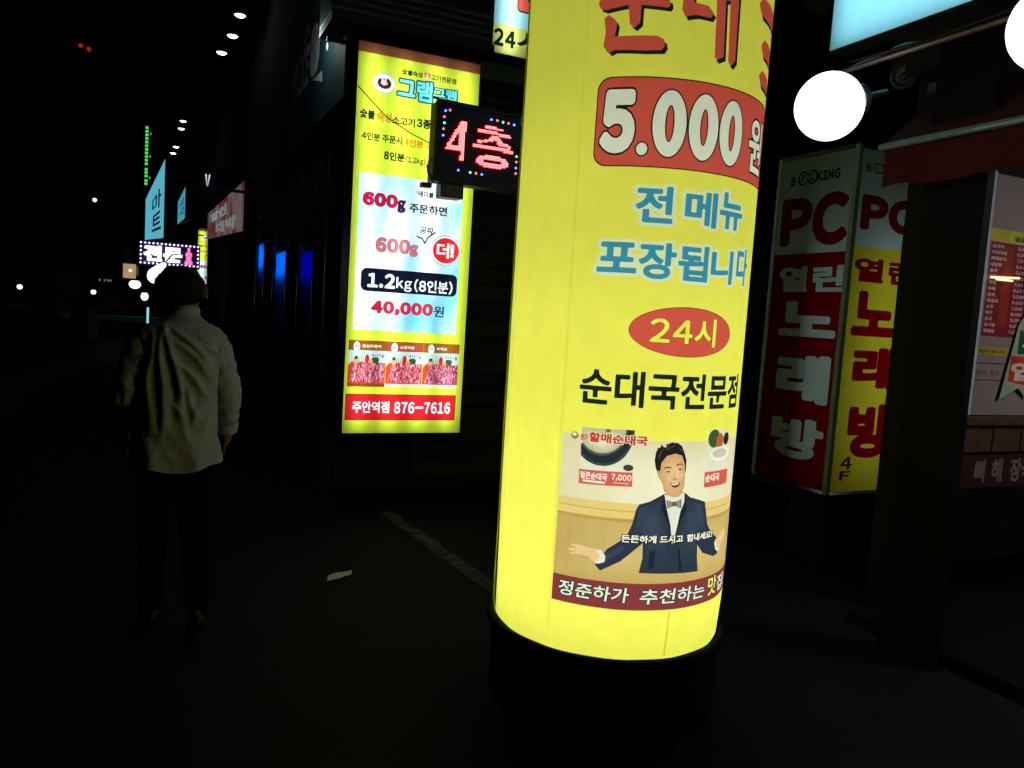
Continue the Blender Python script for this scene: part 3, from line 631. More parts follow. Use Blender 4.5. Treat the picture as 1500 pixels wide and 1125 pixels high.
bm = bmesh.new()
bx(bm, LX0 - .012, LY + .003, LZ0 - .012, LX0 - .001, LY + .24, LZ1 + .012); bx(bm, LX1 + .001, LY + .003, LZ0 - .012, LX1 + .012, LY + .24, LZ1 + .012)
bx(bm, LX0 - .001, LY + .003, LZ0 - .012, LX1 + .001, LY + .24, LZ0 - .001); bx(bm, LX0 - .001, LY + .003, LZ1 + .001, LX1 + .001, LY + .24, LZ1 + .012)
from_bm('frame', bm, dk, sg); box('back_panel', (LX0, LY + .228, LZ0), (LX1, LY + .238, LZ1), wb, sg)
tubes(sg, LX0, LX1, LZ0, LZ1, LY + .11, 4, 14.5)
bm = bmesh.new(); tube(bm, [(LX0 + .002, LY - .01, 3.22), (1.55, LY - .02, 3.03), (1.75, LY - .03, 2.93), (2.0, LY + .0, 2.86)], .004)
from_bm('power_cable', bm, dk, sg)
for zz_ in (.9, 3.3):
    box('bracket', (LX1 + .012, LY + .08, zz_), (LX1 + .32, LY + .12, zz_ + .04), dk, sg)

# second copy of the same banner sign far down the street: its skin is smaller in view
far = copy_tree(sg, (1.43 + .17, 26.0, .05), 'small distant yellow grill sign above the walking man, right of the white LED sign')

# ---------------------------------------------------------------- small LED sign with red dots
ls = thing('led_sign', (2.05, 5.3, 2.46), 'small black dot matrix sign showing red characters, overlapping the yellow grill sign', 'LED sign')
DX0, DX1, DZ0, DZ1, DY = 1.69, 2.44, 2.50, 3.0, 5.2
box('housing', (DX0, DY + .012, DZ0 - .03), (DX1, DY + .12, DZ1 + .0), dk, ls, .008)
smoke = paint((26, 22, 26), .35, wear=.2, spec=.15)
box('smoked_face', (DX0 + .03, DY + .004, DZ0 + .02), (DX1 - .02, DY + .011, DZ1 - .02), smoke, ls)
bm = bmesh.new()
bx(bm, DX0, DY - .012, DZ1 - .018, DX1, DY + .011, DZ1 + .004, .003); bx(bm, DX0, DY - .012, DZ0 - .03, DX1, DY + .011, DZ0 + .018, .003); bx(bm, DX0, DY - .012, DZ0 + .018, DX0 + .026, DY + .011, DZ1 - .018, .003); bx(bm, DX1 - .02, DY - .012, DZ0 + .018, DX1, DY + .011, DZ1 - .018, .003)
from_bm('bezel', bm, dk, ls)
shapes = [
 [(1.872,2.891),(1.912,2.897),(1.906,2.631),(1.872,2.626),(1.886,2.691),(1.773,2.693),(1.776,2.716)], 
 [(2.048,2.893),(2.193,2.886),(2.194,2.868),(2.050,2.876)], [(1.995,2.863),(2.246,2.853),(2.247,2.832),(1.996,2.843)], [(2.112,2.836),(2.161,2.835),(2.155,2.807),(2.050,2.775),(2.001,2.770),(1.996,2.782),(2.073,2.799)],
 [(2.112,2.827),(2.154,2.826),(2.194,2.791),(2.253,2.780),(2.255,2.761),(2.166,2.768)], [(1.973,2.762),(2.268,2.751),(2.270,2.728),(1.972,2.740)]]
hole = [(1.868,2.831),(1.867,2.721),(1.803,2.723)]
ring = [(1.991,2.698),(2.253,2.606)]
ru0, rv0, ru1, rv1 = bb(ring)
ru0, ru1 = [(1.996,2.654),(2.245,2.651)][0][0], [(1.996,2.654),(2.245,2.651)][1][0]
rc = ((ru0 + ru1) / 2, (rv0 + rv1) / 2); ra = (ru1 - ru0) / 2; rb = (rv1 - rv0) / 2 * .92
bm = bmesh.new(); pitch = .0105
for i in range(int((DX1 - DX0) / pitch)):
    for j in range(int((DZ1 - DZ0) / pitch)):
        p = (DX0 + i * pitch, DZ0 + j * pitch)
        on = any(inside(p, s_) for s_ in shapes) and not inside(p, hole)
        e2 = ((p[0] - rc[0]) / ra) ** 2 + ((p[1] - rc[1]) / rb) ** 2
        e1 = ((p[0] - rc[0]) / (ra - .038)) ** 2 + ((p[1] - rc[1]) / (rb - .034)) ** 2
        if on or (e2 < 1 < e1):
            r = .0036; vs_ = [bm.verts.new((p[0] + a * r, DY - .006, p[1] + b * r)) for a, b in ((-1, -1), (1, -1), (1, 1), (-1, 1))]
            ws = [bm.verts.new((p[0] + a * r, DY + .0035, p[1] + b * r)) for a, b in ((-1, -1), (1, -1), (1, 1), (-1, 1))]
            bm.faces.new(vs_[::-1])
            for k in range(4): bm.faces.new((vs_[k], vs_[(k + 1) % 4], ws[(k + 1) % 4], ws[k])).material_index = 1
from_bm('led_dots', bm, [glow((255, 176, 168), 2.2), glow((255, 8, 26), 16)], ls, kind='stuff')
cols = {'b': glow((70, 90, 255), 8), 'r': glow((255, 90, 90), 4), 'g': glow((120, 255, 170), 3)}
bulb = {}
bpos = [(1.758,2.945),(1.789,2.954),(1.751,2.904),(1.754,2.864),(1.750,2.824),(1.749,2.781),(2.095,2.938),(2.140,2.939),(2.184,2.934),(2.226,2.933),(2.269,2.929),(1.872,2.564),(1.960,2.560),(2.003,2.560),(2.047,2.557),(2.303,2.715),(2.304,2.677),(2.303,2.635),(2.304,2.597)]
for (x, z), c in zip(bpos, 'brrgrbbrgrbbgrbgrbr'):
    if c not in bulb:
        bm = bmesh.new(); bmesh.ops.create_icosphere(bm, subdivisions=1, radius=.0085)
        me = bpy.data.meshes.new('led_bulb'); bm.to_mesh(me); bm.free(); me.materials.append(cols[c]); bulb[c] = me
    o = bpy.data.objects.new('led_bulb', bulb[c]); C.objects.link(o); o.parent = ls; o.location = Vector((x, DY - .002, z)) - ls.location
bm = bmesh.new()
for i in range(9): bx(bm, DX0 + .12 + i * .035, DY + .02, DZ1 + .004, DX0 + .135 + i * .035, DY + .05, DZ1 + .016)
tube(bm, [(DX0 - .02, DY + .03, DZ1 + .03), (DX0 + .03, DY + .03, DZ1 + .02), (DX0 + .5, DY + .03, DZ1 + .012)], .008)
tube(bm, [(DX0 - .005, DY + .03, DZ0 + .12), (DX0 - .03, DY + .03, DZ0 + .07), (DX0 - .02, DY + .03, DZ0 + .02), (DX0 + .02, DY + .03, DZ0 - .04)], .009)
from_bm('cable_bundle', bm, dk, ls, kind='stuff')
a_ = [(1.620,2.456),(1.691,2.423)]; b_ = [(1.756,2.460),(1.922,2.371)]
box('junction_box', (a_[0][0], DY, a_[1][1]), (a_[1][0], DY + .06, a_[0][1]), dk, ls, .006)
box('driver_box', (b_[0][0], DY, b_[1][1]), (b_[1][0], DY + .12, DZ0 - .031), paint((62, 60, 64), .4), ls, .01)
box('wall_arm', (DX1, DY + .05, 2.7), (3.3, DY + .09, 2.74), dk, ls)

# ---------------------------------------------------------------- building behind the left signs
wallm = paint((40, 38, 42), .85, wear=.4, scale=3, bump=.2)
lb = thing('shop_building', (6.4, 6.6, 0), 'dark two storey shop building with horizontal slat cladding behind the yellow signs', 'building')
box('wall', (1.42, 6.7, 0), (12, 16, 3.3), wallm, lb)
box('upper_wall', (1.42, 6.5, 3.3), (12, 16, 9), wallm, lb)
slm = [paint((62, 62, 66), .8, wear=.3, scale=5), paint((54, 55, 60), .8, wear=.35, scale=6)]
sm_ = []
for i in range(20):
    z = .1 + i * .16
    bm = bmesh.new(); bx(bm, 2.1, 6.66 + .004 * (i % 3), z, 4.6, 6.7, z + .147, .004)
    from_bm('cladding_board', bm, slm[i % 2], lb)
# dark unlit fascia with mouldings above the yellow sign
fs = thing('fascia_box', (1.9, 6.2, 3.62), 'unlit dark fascia box with thin ribbed mouldings directly above the yellow grill sign', 'sign box')
p0 = 1.12
box('case', (p0, 6.02, 3.72), (2.40, 6.49, 4.9), paint((14, 14, 18), .5), fs, .01)
for i in range(4):
    box('moulding', (p0 + .0, 5.995 - .004 * i, 3.74 + i * .055), (2.36, 6.019, 3.765 + i * .055), paint((96, 70, 66), .6, wear=.5), fs, .004)
box('under_ledge', (p0, 5.98, 3.66), (2.40, 6.49, 3.715), paint((22, 30, 30), .6), fs)
# 24-hour sign
tw = thing('wall_sign', (3.0, 6.3, 3.7), 'backlit sign reading 24 in black on pale yellow, top edge of the column side', 'sign', )
TX0, TX1 = [(2.435,3.928)][0][0], 3.9
tz0 = [(2.447,3.740)][0][1]; tz1 = 4.65
S = Sheet((TX0, tz0, TX1, tz1), fabric((196, 206, 106)), 4)
S.rect(fabric((156, 222, 236)), (TX0, [(2.449,3.982)][0][1] - .01, TX1, tz1))
S.txt(fabric((14, 34, 22)), '24', [(2.477,3.936),(2.474,3.794),(2.674,3.934),(2.671,3.797)], .07); S.txt(fabric((14, 34, 22)), '시간영업', ([(2.688,3.913),(2.688,3.913)][0][0], tz0 + .06, TX1 - .1, tz0 + .22), .06)
S.txt(RED, '순대국', (TX0 + .20, 4.10, TX1 - .08, 4.60), .08, BLK, .012)
S.build('printed_panel', lambda u, v: (u, 6.2, v), tw)
bm = bmesh.new(); bx(bm, TX0 - .012, 6.203, tz0 - .012, TX0 - .001, 6.4, tz1 + .012); bx(bm, TX1 + .001, 6.203, tz0 - .012, TX1 + .012, 6.4, tz1 + .012); bx(bm, TX0 - .001, 6.203, tz0 - .012, TX1 + .001, 6.4, tz0 - .001); bx(bm, TX0 - .001, 6.203, tz1 + .001, TX1 + .001, 6.4, tz1 + .012)
from_bm('frame', bm, dk, tw); box('back_panel', (TX0, 6.385, tz0), (TX1, 6.395, tz1), wb, tw)
tubes(tw, TX0, TX1, tz0, tz1, 6.3, 4, 7.0)
bmn = thing('beam', (3.2, 6.3, 3.4), 'weathered grey timber beam running under the 24 hour sign', 'beam')
for i in range(3): box('plank', (2.33, 6.15 + .06 * i, 3.50 + i * .06), (4.6, 6.49, 3.555 + i * .06), paint((96, 98, 84), .8, wear=.5, scale=16), bmn, .004)

# mascot banner on the facade, left of the fascia
mb = thing('mural_banner', (1.25, 7.2, 2.8), 'dark teal banner with white cartoon animal figure and slanted lettering, high on the left facade', 'banner')
S = Sheet((-8.9, 3.15, -6.1, 5.3), paint((24, 60, 68), .7, wear=.6, scale=5), 1)
gw = paint((210, 205, 205), .7); 
S.ell(gw, [(-7.685,3.981),(-7.196,3.623)], 24); S.ell(paint((226, 160, 160), .7), [(-7.671,4.088),(-7.284,3.869)], 18); S.ell(gw, [(-7.860,4.000),(-7.680,3.891)], 12)
S.ell(paint((150, 200, 220), .7), [(-7.559,3.920),(-7.289,3.734)], 16)
S.poly(gw, [(-7.636,3.765),(-7.459,3.701),(-7.555,3.674),(-7.611,3.687)]); S.poly(gw, [(-7.369,3.685),(-7.240,3.671),(-7.302,3.634),(-7.346,3.645)]); S.poly(gw, [(-7.281,3.916),(-7.197,3.907),(-7.170,3.844),(-7.240,3.857)])
S.poly(gw, [(-7.510,3.605),(-7.032,3.572),(-7.011,3.476)]); S.txt(paint((150, 170, 50), .7), '굿', [(-8.199,4.186),(-7.704,3.967)], .03)
S.txt(gw, 'POLICE', [(-8.697,3.998),(-7.741,3.620)], .04)
S.build('printed_sheet', lambda u, v: (1.25, -u, v), mb)
box('board', (1.254, 6.1, 3.15), (1.30, 8.9, 5.3), dk, mb)

ml = thing('mural_lamp', (1.16, 6.3, 3.3), 'small bright bulb lamp at the right edge of the dark teal banner', 'lamp')
bm = bmesh.new(); bmesh.ops.create_uvsphere(bm, u_segments=12, v_segments=8, radius=1, matrix=Matrix.Translation((1.12, 6.13, 3.50)) @ Matrix.Diagonal((.008, .008, .03, 1))); from_bm('bulb', bm, glow((225, 255, 240), 1.0), ml)
box('holder', (1.115, 6.12, 3.54), (1.25, 6.14, 3.57), dk, ml)
lamp('banner_fill', 'POINT', (1.0, 6.75, 3.75), 4.0, ml, radius=.04, color=(.8, 1, 1))  # added fill set away from the bulb, brightens the banner
# ---------------------------------------------------------------- facade row beyond
fr = thing('row_building', (3.2, 20, 0), 'long dark row of closed shop fronts receding along the right of the street', 'building')
box('wall', (1.41, 16.1, 0), (9, 60, 8), wallm, fr)
for i in range(5): box('pilaster', (1.32, 17 + i * 7, 0), (1.409, 17.5 + i * 7, 8), paint((30, 28, 32), .85), fr)
# blue lit glazing
bw = thing('glass_shopfront', (1.35, 8.7, 0), 'blue glowing glass shopfront with dark mullions between the man and the yellow sign', 'shop window')
y0_, y1_ = 6.72, 11.2
box('plinth', (1.30, y0_, 0), (1.41, y1_, .6), dk, bw)
def vitr():
    m, nt, out = nmat('tinted_glass'); b = nt.nodes.new('ShaderNodeBsdfPrincipled')
    b.inputs['Base Color'].default_value = (.01, .02, .06, 1); b.inputs['Roughness'].default_value = .08; b.inputs['Specular IOR Level'].default_value = .5
    nt.links.new(b.outputs[0], out.inputs[0]); return m
gl = vitr()
edges_px = [(385, 394), (398, 408), (412, 428), (449, 469)]
ys = [-q[0] for q in [(-11.998,2.074),(-11.075,2.047),(-10.156,2.019),(-9.069,1.986),(-8.262,1.962),(-7.408,1.936),(-6.817,1.918)]]
for i in range(6):
    a, b = ys[i + 1], ys[i]
    box('pane', (1.394, a + .03, .6), (1.404, b - .03, 2.9), gl, bw)
for y in ys: box('mullion', (1.30, y - .03, .6), (1.409, y + .03, 2.9), paint((70, 66, 90), .3, .6), bw)
for i, s_ in ((0, 1.0), (2, 1.0), (4, .3)):
    a, b = ys[i + 1] + .05, ys[i] - .05
    lp = [(-11.416,1.963),(-11.523,2.343)] if i == 0 else [(-9.494,1.857),(-9.562,2.128)] if i == 2 else [(-7.799,1.803),(-7.856,2.055)]
    zc = (lp[0][1] + lp[1][1]) / 2
    box('frosted_panel', (1.335, a, zc - .8), (1.339, b, lp[1][1] + .03), fabric((90, 180, 255) if i < 4 else (40, 50, 230), .1), bw)
    lamp('blue_lamp', 'AREA', (1.392, (a + b) / 2, zc + .03), .95 * s_ * 1.7, bw, b - a, .28, (pi / 2, 0, pi / 2), (.08, .55, 1))
for x_, z_ in ((ys[2], 2.02), (ys[4] + .15, 2.2)):
    bm = bmesh.new(); bmesh.ops.create_uvsphere(bm, u_segments=16, v_segments=10, radius=.09, matrix=Matrix.Translation((1.30, x_, z_)))
    from_bm('round_handle', bm, dk, bw)
box('spot', (1.36, ys[0] - .12, 2.28), (1.375, ys[0] - .22, 2.36), glow((255, 255, 255), 1.5), bw)

# ---------------------------------------------------------------- white LED sign down the street
EY = 9.0
we = thing('led_sign', (.1, 9.1, 1.85), 'bright white and violet LED sign with a dotted border above the man', 'LED sign')
ex0, ez1 = [(-0.166,2.118)][0]; ex1, ez0 = [(0.410,1.869)][0]
ez1 = [(-0.166,2.118),(0.404,2.107)]; ez0 = [(-0.162,1.883),(0.410,1.876)]
zt = (ez1[0][1] + ez1[1][1]) / 2; zb = (ez0[0][1] + ez0[1][1]) / 2
ex0 = ez1[0][0]; ex1 = ez1[1][0]
box('housing', (ex0 - .01, EY + .01, zb - .01), (ex1 + .01, EY + .1, zt + .01), dk, we, .006)
box('face', (ex0, EY + .003, zb), (ex1, EY + .009, zt), paint((60, 50, 120), .5), we)
def dots(name, cells, mat, r, par, y=EY):
    bm = bmesh.new()
    for x, z in cells:
        vs_ = [bm.verts.new((x + a * r, y - .008, z + b * r)) for a, b in ((-1, -1), (1, -1), (1, 1), (-1, 1))]
        ws = [bm.verts.new((x + a * r, y + .002, z + b * r)) for a, b in ((-1, -1), (1, -1), (1, 1), (-1, 1))]
        bm.faces.new(vs_[::-1])
        for k in range(4): bm.faces.new((vs_[k], vs_[(k + 1) % 4], ws[(k + 1) % 4], ws[k]))
    return from_bm(name, bm, mat, par, kind='stuff')
G_ = [l for g in layout('전문', .05) for l in g]
a, b, c, d = bb([p for l in G_ for p in l]); W_ = ex1 - ex0
tri = [[(ex0 + .04 + (p[0] - a) / (c - a) * W_ * .64, zb + .035 + (p[1] - b) / (d - b) * (zt - zb - .07)) for p in l] for l in G_]
cells = []
for i in range(90):
    for j in range(34):
        p = (ex0 + i * W_ / 90, zb + j * (zt - zb) / 34)
        if sum(inside(p, t) for t in tri) % 2: cells.append(p)
dots('led_dots', cells, glow((240, 232, 255), 2.6), .0043, we)
bord = [(ex0 + .012 + i * (W_ - .024) / 14, z) for i in range(15) for z in (zb + .014, zt - .014)] + [(x, zb + .014 + j * (zt - zb - .028) / 5) for j in range(1, 5) for x in (ex0 + .012, ex1 - .012)]
me = None
for x, z in bord:
    if me is None:
        bm = bmesh.new(); bmesh.ops.create_icosphere(bm, subdivisions=1, radius=.011); me = bpy.data.meshes.new('border_bulb'); bm.to_mesh(me); bm.free(); me.materials.append(glow((226, 206, 255), 2.2))
    o = bpy.data.objects.new('border_bulb', me); C.objects.link(o); o.parent = we; o.location = Vector((x, EY - .002, z)) - we.location
red = []
for i in range(14):
    for j in range(24):
        p = (ex0 + W_ * .75 + i * .0062, zb + .03 + j * (zt - zb - .06) / 24)
        t = (j / 24.0); hw = .045 if t < .2 else .028 if t < .5 else .04 if t < .7 else .018
        if abs(p[0] - (ex0 + W_ * .82)) < hw * .8: red.append(p)
dots('led_figure', red, glow((255, 110, 170), 1.6), .0032, we)
box('hanger', ((ex0 + ex1) / 2, EY + .03, zt), ((ex0 + ex1) / 2 + .03, EY + .06, zt + .6), dk, we)
box('bracket', ((ex0 + ex1) / 2, EY + .03, zt + .6), (1.41, EY + .06, zt + .63), dk, we)

# generic plane between two plan points, with corner heights given in metres
def panel(name, a, b, za, zb_, thick, mat, label, cat, extra=None, group=None):
    """a, b: (x, y) ends; za, zb_: (bottom, top) at each end"""
    t = thing(name, ((a[0] + b[0]) / 2, (a[1] + b[1]) / 2, min(za[0], zb_[0])), label, cat, group)
    d = Vector((b[0] - a[0], b[1] - a[1], 0)); n = Vector((d.y, -d.x, 0)).normalized()
    if n.y > 0: n = -n
    f = [Vector((a[0], a[1], za[0])), Vector((b[0], b[1], zb_[0])), Vector((b[0], b[1], zb_[1])), Vector((a[0], a[1], za[1]))]
    bk = [p - n * thick for p in f]; f2 = [p + n * .004 for p in f]
    mesh('lit_face', f2, [(0, 1, 2, 3)], mat, t)
    V = f + bk; mesh('casing', V, [(0, 1, 2, 3), (7, 6, 5, 4), (0, 4, 5, 1), (1, 5, 6, 2), (2, 6, 7, 3), (3, 7, 4, 0)], dk, t)
    def at(u, v): return f2[0].lerp(f2[1], u).lerp(f2[3].lerp(f2[2], u), v) + n * .004
    if extra: extra(t, at)
    return t
def lettering(text, m, at, t, u0, v0, u1, v1, bold=.03, vertical=False):
    V, F = [], []
    if vertical:
        n = len(text)
        for i, ch in enumerate(text):
            g_ = layout(ch, bold)[0]; a, b, c, d = bb([p for l in g_ for p in l]); k = len(V); gv, gf = fill_loops(g_)
            V += [(u0 + (p[0] - a) / (c - a) * (u1 - u0), v1 - (i + .92) * (v1 - v0) / n + (p[1] - b) / (d - b) * (v1 - v0) / n * .85) for p in gv]; F += [tuple(j + k for j in q) for q in gf]
    else:
        gs = layout(text, bold); a, b, c, d = bb([p for g_ in gs for l in g_ for p in l])
        for g_ in gs:
            k = len(V); gv, gf = fill_loops(g_)
            V += [(u0 + (p[0] - a) / (c - a) * (u1 - u0), v0 + (p[1] - b) / (d - b) * (v1 - v0)) for p in gv]; F += [tuple(j + k for j in q) for q in gf]
    mesh('lettering', [at(*p) for p in V], F, m, t)
cy1 = glow((96, 190, 214), .8); cy2 = glow((70, 170, 200), .75); ink = paint((14, 30, 50), .7)
panel('facade_sign', (-.26, 20.1), (.09, 14.4), (2.77, 3.69), (2.5, 3.78), .2, cy1, 'pale cyan backlit sign seen at a steep angle, under the green light strip', 'sign',
      lambda t, at: (lettering('마트', ink, at, t, .45, .1, .9, .75, .02, True)))
panel('facade_sign', (.42, 20.2), (.53, 18.7), (3.2, 3.72), (3.23, 3.9), .15, cy2, 'narrow cyan backlit sign right of the larger cyan sign', 'sign',
      lambda t, at: lettering('약국', ink, at, t, .3, .15, .9, .8, .01, True))
def pinkx(t, at):
    lettering('할인', glow((130, 150, 150), .8), at, t, .12, .55, .6, .85, .05); lettering('대박', glow((126, 130, 130), .8), at, t, .3, .1, .85, .42, .05)
def mottled(c1, c2, s):
    m, nt, out = nmat('backlit_cloth'); e = nt.nodes.new('ShaderNodeEmission'); e.inputs[1].default_value = s
    tc = nt.nodes.new('ShaderNodeTexCoord'); nz = nt.nodes.new('ShaderNodeTexNoise'); nz.inputs['Scale'].default_value = 2.2; nz.inputs['Detail'].default_value = 6
    cr = nt.nodes.new('ShaderNodeValToRGB'); cr.color_ramp.elements[0].position = .42; cr.color_ramp.elements[1].position = .6
    cr.color_ramp.elements[0].color = lin(c1); cr.color_ramp.elements[1].color = lin(c2)
    nt.links.new(tc.outputs['Object'], nz.inputs[0]); nt.links.new(nz.outputs[0], cr.inputs[0]); nt.links.new(cr.outputs[0], e.inputs[0]); nt.links.new(e.outputs[0], out.inputs[0]); return m
pb_mat = mottled((92, 40, 56), (112, 96, 92), .75)
pk = panel('fabric_banner', (.80, 15.0), (1.02, 11.0), (1.60 + .98, 3.02), (2.47, 3.12), .03, pb_mat, 'faded pink backlit banner with pale lettering above the distant yellow sign', 'banner', pinkx)
vb = thing('letter_sign', (.68, 13.1, 3.2), 'small white glowing letter V on the dark facade, above the pink banner', 'sign')
bm = bmesh.new(); tube(bm, [(.645, 13.0, 3.42), (.672, 13.0, 3.22), (.70, 13.0, 3.42)], .011, 6); from_bm('letter', bm, glow((235, 230, 235), 1.0), vb)
box('backing', (.60, 13.03, 3.1), (1.2, 13.07, 3.55), paint((20, 26, 70), .6), vb)
# warm box lantern, round lamps
ln_ = thing('box_lantern', (-.58, 20.2, 1.9), 'warm glowing square box lantern hanging left of the man', 'lantern')
box('shade', (-.70, 20.1, 1.88), (-.44, 20.35, 2.20), glow((190, 160, 120), .75), ln_, .01)
box('cap', (-.72, 20.08, 2.201), (-.42, 20.37, 2.24), dk, ln_); box('side_shade', (-.43, 20.2, 1.95), (-.39, 20.3, 2.16), glow((110, 96, 84), .5), ln_)
bm = bmesh.new(); bmesh.ops.create_uvsphere(bm, u_segments=12, v_segments=8, radius=.035, matrix=Matrix.Translation((-.55, 20.085, 2.05))); from_bm('bulb', bm, glow((255, 236, 190), 1.6), ln_)
bm = bmesh.new(); tube(bm, [(-.57, 20.22, 2.24), (-.57, 20.22, 3.0), (1.0, 20.22, 3.0)], .02, 6); from_bm('hanger', bm, dk, ln_)
def ball_lamp(name, p, r, c, s, label, stem=True, squash=1.0, tint=None):
    t = thing(name, (p[0], p[1], p[2] - r), label, 'lamp')
    bm = bmesh.new(); bmesh.ops.create_uvsphere(bm, u_segments=20, v_segments=14, radius=r, matrix=Matrix.Translation(p) @ Matrix.Diagonal((1, 1, squash, 1)))
    from_bm('globe', bm, glow(c, s), t, smooth=True)
    bm = bmesh.new(); lathe(bm, [(0, r * 1.25 * squash), (r * .45, r * 1.2 * squash), (r * .5, r * .86 * squash), (0, r * .84 * squash)], p, 12); 
    if stem: tube(bm, [(p[0], p[1], p[2] + r * squash), (p[0], p[1], p[2] + 1.0)], .015, 6)
    from_bm('fitting', bm, dk, t); return t
ball_lamp('globe_lamp', (-.50, 22.3, 1.76), .14, (255, 240, 215), 1.6, 'small warm white globe lamp just below the square lantern', squash=.8)
ball_lamp('globe_lamp', (-.27, 22.2, 1.47), .09, (255, 215, 190), 2.0, 'tiny orange rimmed lamp left of the man ear, lowest of the warm lamps', squash=1.2)
# pear shaped white balloon light
t = thing('balloon_light', (.0, 8.8, 1.6), 'bright white pear shaped balloon light beside the man head', 'balloon light')
c0 = Vector((-.01, 8.8, 1.765)); tip = Vector((.075, 8.8, 1.90)); ax = (tip - c0).normalized()
bm = bmesh.new(); lathe(bm, [(0, -.082), (.035, -.074), (.065, -.048), (.08, 0), (.072, .04), (.052, .085), (.032, .125), (.015, .155), (0, .162)], (0, 0, 0), 24, Matrix.Translation(c0) @ Vector((0, 0, 1)).rotation_difference(ax).to_matrix().to_4x4())
from_bm('envelope', bm, glow((255, 255, 255), 2.0), t, smooth=True)
bm = bmesh.new(); tube(bm, [tip + ax * .003, tip + ax * .03, (.14, 8.85, 1.99), (.2, 8.95, 2.0)], .008, 6); from_bm('cord', bm, dk, t)
# cyan slit, dark red awning and pale van
t = thing('glow_bar', (-.13, 13.2, .9), 'short vertical cyan tube light left of the man collar', 'light')
box('tube', (-.128, 13.2, 1.12), (-.095, 13.23, 1.36), glow((150, 225, 225), .9), t); box('mount', (-.094, 13.18, 1.1), (-.05, 13.26, 1.40), paint((20, 60, 60), .5), t)
t = thing('shop_awning', (-.5, 16, 0), 'dull dark red shop awning left of the walking man', 'awning')
bm = bmesh.new(); bx(bm, -.95, 16, .98, -.32, 16.8, 1.42, .02); from_bm('canopy', bm, glow((20, 1, 2), 1), t) if 0 else from_bm('canopy', bm, paint((110, 10, 14), .8), t)
for x in (-.93, -.34): box('post', (x, 16.05, 0), (x + .03, 16.1, .98), dk, t)
t = thing('parked_van', (-.55, 14.5, 0), 'pale grey blue van parked half hidden behind the man left shoulder', 'van')
bm = bmesh.new(); bx(bm, -1.0, 13.6, .35, .3, 15.6, 1.2, .08); bx(bm, -.95, 13.75, 1.2, .25, 15.5, 1.0, .05); from_bm('body', bm, paint((90, 120, 128), .4), t)
box('rear_window', (-.8, 13.585, .85), (.15, 13.602, 1.12), gl, t)
for x in (-.9, .12):
    for y in (13.95, 15.2):
        bm = bmesh.new(); lathe(bm, [(0, -.08), (.28, -.08), (.3, -.06), (.3, .06), (.28, .08), (0, .08)], (0, 0, 0), 20, Matrix.Translation((x, y, .3)) @ Matrix.Rotation(pi / 2, 4, 'Y')); from_bm('wheel', bm, dk, t)
    box('tail_light', (x, 13.59, .6), (x + .08, 13.6, .8), paint((120, 10, 14), .3), t)
# floodlights on arms
fl = None
spots = [(1.03, 12.6, 5.72), (.98, 13.2, 5.59), (.9, 14.3, 5.62), (.53, 22.2, 5.98), (.50, 22.6, 5.86), (.42, 24.5, 5.7), (.36, 25.4, 5.66), (1.08, 12.0, 5.95)]
labs = ['white floodlight on a bracket arm, second from the top of the near three', 'white floodlight on a bracket arm, middle of the near group', 'white floodlight on a bracket arm, lowest of the near group', 'upper white floodlight of the far pair nearest the top', 'second floodlight just under the upper one of the first far pair', 'upper right floodlight of the lower far pair', 'lower left floodlight of the lowest far pair', 'dim floodlight cut by the top edge of the picture, first of the row']
for (x, y, z), lb_ in zip(spots, labs):
    if fl is None:
        fl = thing('floodlight', (x, y, z), lb_, 'floodlight', 'floodlights on arms above the street')
        bm = bmesh.new(); lathe(bm, [(0, -.02), (.085, -.02), (.1, 0), (.08, .05), (.04, .07), (0, .07)], (x, y, z), 16); from_bm('head', bm, dk, fl)
        bm = bmesh.new(); lathe(bm, [(0, -.055), (.05, -.045), (.08, -.022)], (x, y, z), 16); from_bm('lens', bm, glow((236, 255, 252), 5), fl, smooth=True)
        bm = bmesh.new(); tube(bm, [(x, y, z + .06), (x + .1, y, z + .1), (x + .4, y, z + .05)], .012, 6); from_bm('arm', bm, dk, fl)
    else:
        copy_tree(fl, (x, y, z), lb_)
# green vertical strip
t = thing('light_strip', (-.44, 33.8, 5), 'vertical strip of small green lights on the distant dark facade', 'light strip')
bm = bmesh.new()
for z in [7.76 - i * .135 for i in range(11)] + [6.2, 6.08, 5.95, 5.78, 5.66]:
    if abs(z - 6.32) < .07: continue
    bx(bm, -.50, 33.8, z, -.40, 33.85, z + .085)
for z in (7.55, 6.7, 5.9): bx(bm, -.34, 33.8, z, -.31, 33.85, z + .08)
from_bm('green_light', bm, glow((90, 235, 110), .9), t); box('rail', (-.52, 33.86, 5.5), (-.28, 33.92, 7.95), dk, t)
# far lamps
far_l = [((-2.95, 45.9, 6.06), .10, (255, 250, 240), 1.5, 'tiny white street lamp high above the left side of the street'), ((-9.5, 70.5, 1.34), .19, (240, 255, 245), 2, 'round white light at far left, at eye height'), ((-4.37, 68.2, 1.3), .18, (250, 255, 250), 2, 'round white light between the far left light and the lantern'),
         ((-3.6, 45, 13.3), .11, (200, 40, 30), .5, 'left of two tiny red aviation lights high in the dark sky'), ((-3.25, 45, 13.2), .11, (200, 40, 30), .5, 'right of two tiny red aviation lights high in the dark sky')]
for p, r, c, s_, lb_ in far_l: ball_lamp('distant_lamp', p, r, c, s_, lb_, False)
t = thing('sign_cluster', (-3, 50, 1.9), 'row of tiny pale lit characters on a far shop', 'sign'); 
for x in (-2.95, -2.7, -2.53, -2.4): box('character', (x, 50, 2.02), (x + .09, 50.05, 2.13), glow((110, 112, 120), .8), t)
box('board', (-3.1, 50.06, 1.9), (-2.2, 50.1, 2.25), dk, t)
